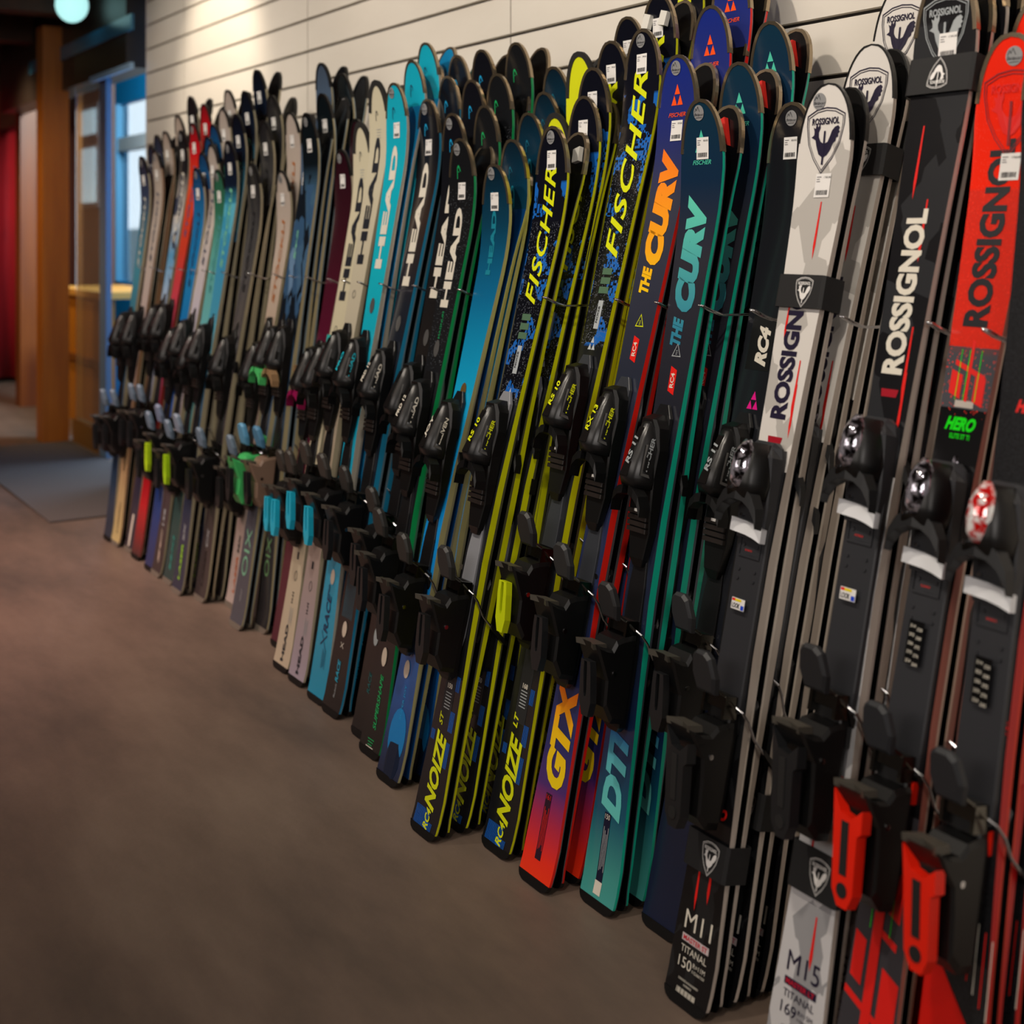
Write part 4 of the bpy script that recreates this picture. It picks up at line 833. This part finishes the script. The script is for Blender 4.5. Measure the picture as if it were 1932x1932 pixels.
def binding_print(col, root, yt, lt, yh, lh):
    """lettering on the toe piece of the front skis"""
    word = {'C6': ('RS 11', 'FISCHER', GINK), 'C5': ('RS 11', 'FISCHER', GINK), 'C7': ('RX 13', 'FISCHER', YEL), 'C8': ('RS 10', 'FISCHER', YEL), 'C9': ('RS 10', 'FISCHER', YEL),
            'C10': ('JOY', 'ELEVEN', W1), 'C11': ('PRD 12', 'HEAD', W1), 'C13': ('PRD 12', 'HEAD', W1), 'C14': ('PRO', 'HEAD', CYAN)}.get(col)
    if word:
        VV = []; FF = []; MI = []
        for s, h, ln, q in ((word[0], .012, .052, 0), (word[1], .010, .062, 1)):
            V, F = text2d(s, .03, .2, 1.); W_ = V[:, 0].max() - V[:, 0].min(); k = len(VV)
            for x, y in V:
                t = x / W_ * ln
                if q == 0:
                    l = .045 + t; f = (l + 0) / .088; VV.append((-y*h - .001, yt - (.0722 - f*.0250), lt + l))
                else:
                    l = .040 + t; f = max(0, (l - .01)) / .085; w_ = .0285 - .0125*f
                    n = (.046 - .022*f) + y*h*.9
                    VV.append((w_ + .0034 - max(0, (n - .03))*.18, yt - n, lt + l))
            FF += [tuple(i + k for i in f_) for f_ in F]; MI += [q]*len(F)
        ob('lettering', me('binding_lettering', VV, FF, [word[2], word[2]], MI, False), root)
    if D[col]['bind'][0] == 'dome':
        q = yt - .0145 - .0005; l = lt - .205
        def flat(items, name):
            VV = []; FF = []; MI = []; ms = []
            for _, V, F, c_, off in items:
                k = len(VV); ms.append(c_); VV += [(a, q - off, ll) for ll, a in V]; FF += [tuple(i + k for i in f) for f in F]; MI += [len(ms)-1]*len(F)
            ob(name, me(name, VV, FF, ms, MI, False), root)
        if col in ('C1', 'C2'):
            it = [grid(-.013, .013, l-.022, l+.038, mat('#0c0c0d', .2), .0003)]
            for k_, v in enumerate((320, 308, 292, 276, 260)):
                it += [T(str(v-6), l+.030-.012*k_, -.006, .0045, W1, 'across', bold=0, off=.0007), T(str(v), l+.027-.012*k_, .006, .0045, W1, 'across', bold=0, off=.0007)]
            flat(it, 'scale_window')
        else: flat([grid(-.015, .015, l-.009, l+.009, PAPER, .0004), grid(-.014, -.007, l+.004, l+.008, RED, .0008), grid(-.007, .007, l+.004, l+.008, mat('#e8d010', .4), .0008), grid(.007, .014, l-.008, l-.001, mat('#1040c8', .4), .0008), T('LOOK', l-.003, -.004, .008, INK, 'across', length=.018, bold=.03, off=.0008)], 'colour_sticker')
        flat([T('ROCKERFLEX', lt-.118, .004, .003, RED, 'across', length=.016, bold=0, off=.0006)], 'lettering')
for col, x, rows in TAB:
    for r, (y0, L, lean) in enumerate(rows):
        for back in (False, True): make_ski(col, x, y0, L, lean, r, back, len(rows))

# ------------------------------------------------------------------ elastic straps round some pairs
def strap(x, y0, lean, L, l, h, lab, emb, curl=.02, side=None, col_=None, word=None):
    m = mat('#121214', .75) if not col_ else mat(col_, .5)
    t = thing('ski_strap', lab, 'strap', (x, y0, 0), (-R(lean), 0, 0), 'elastic straps round the ski pairs')
    w_ = max(hw(l, L), .036) + .004; n1 = nb(l, L, curl) + th(l, L) + .006; n0 = -(.014 + th(l, L)*.9 + .009)
    def rg(e, z): 
        return [(-w_-e, -n0+e-.004, z), (-w_+.004, -n0+e, z), (w_-.004, -n0+e, z), (w_+e, -n0+e-.004, z), (w_+e, -n1-e+.004, z), (w_-.004, -n1-e, z), (-w_+.004, -n1-e, z), (-w_-e, -n1-e+.004, z)]
    ob('band', B().loft([rg(.0018, l-h/2), rg(.0018, l+h/2), rg(0, l+h/2), rg(0, l-h/2), rg(.0018, l-h/2)], 0, False).mesh('band', [m]), t)
    its = []
    if emb: its = shield(l, .012 if emb > 0 else 0, .045, PAPER, PAPER, 1 if emb > 0 else -1, None)
    if word: its.append(T(word, l, -.0, .012, CREAMINK if col_ else GINK, 'across' if col_ else 'up', length=.045, bold=.03))
    if its:
        VV = []; FF = []; MI = []; ms = []
        for _, V, F, c_, off in its:
            k = len(VV); ms.append(c_); VV += [(a, -n1 - .0022 - off, ll) for ll, a in V]; FF += [tuple(i + k for i in f) for f in F]; MI += [len(ms)-1]*len(F)
        ob('emblem', me('strap_emblem', VV, FF, ms, MI, False), t)
c4 = TAB[3][2]; c3 = TAB[2][2]
strap(-1.565, c4[0][0], c4[0][2], c4[0][1], 1.145, .056, 'black strap with white crest across the upper half of the white crested ski', 1)
strap(-1.565, c4[0][0], c4[0][2], c4[0][1], .232, .056, 'black strap with white crest just above the black tail marked 150', 1)
strap(-1.563, c4[1][0], c4[1][2], c4[1][1], 1.38, .056, 'black strap round the second white ski pair, below its crest', 1)
strap(-1.563, c4[1][0], c4[1][2], c4[1][1], .30, .056, 'black strap low on the second pair behind the black tail marked 150', 1)
strap(-1.561, c4[2][0], c4[2][2], c4[2][1], 1.42, .056, 'black strap with grey sideways lettering on the rearmost white pair', 0, word='ROSSIGNOL')
strap(-1.346, c3[0][0], c3[0][2], c3[0][1], 1.50, .060, 'black strap with upside-down white crest near the top right', -1)
strap(-1.346, c3[0][0], c3[0][2], c3[0][1], .292, .066, 'wide black strap with white crest round the white tail marked 169', 1)
c15 = [r for r in TAB if r[0] == 'C15'][0]
strap(-3.385, c15[2][0][0], c15[2][0][2], c15[2][0][1], .915, .045, 'turquoise strap round the cream skis, just above their binding', 0, .02, None, '#2aa8a4', 'HEAD')

# ------------------------------------------------------------------ chrome hooks that keep the skis apart
def hook(x, yt, z, lab):
    t = thing('rack_hook', lab, 'hook', (x, 0, z), None, 'chrome hooks of the ski rack')
    def side(s): return [(s*.0055, 0, -.012), (s*.0055, yt*.55, -.014), (s*.0055, yt + .055, -.012), (s*.0055, yt + .030, -.004), (s*.0050, yt + .008, .006)]
    P_ = side(-1) + [(0, yt, .008)] + side(1)[::-1]
    ob('hook_wire', B().tube(P_, .0022, 0, 6).mesh('hook_wire', [CHROME], True), t)
    ob('hook_plate', boxm('hook_plate', -.012, .012, -.004, 0, -.03, .012, STEEL), t)
short = {k: D[k]['d'] for k in D}
for i in range(len(TAB) - 1):
    a, b = TAB[i], TAB[i+1]
    if abs(a[1] - b[1]) < .05 or 'C9y' in (a[0], b[0]): continue
    xm = (a[1] + b[1]) / 2
    yf = max(a[2][0][0] + 1.08*math.tan(R(a[2][0][2])), b[2][0][0] + 1.08*math.tan(R(b[2][0][2])))
    yf = min(a[2][0][0] + 1.08*math.tan(R(a[2][0][2])), b[2][0][0] + 1.08*math.tan(R(b[2][0][2]))) - .03
    q = ' '.join(short[a[0]].split()[:5]); 
    hook(xm, yf, 1.076, 'chrome wire hook left of the %s' % ' '.join(short[a[0]].split()[:10]))
hook(TAB[-1][1] - .12, -.36, 1.076, 'chrome wire hook at the far left end, past the last ski')
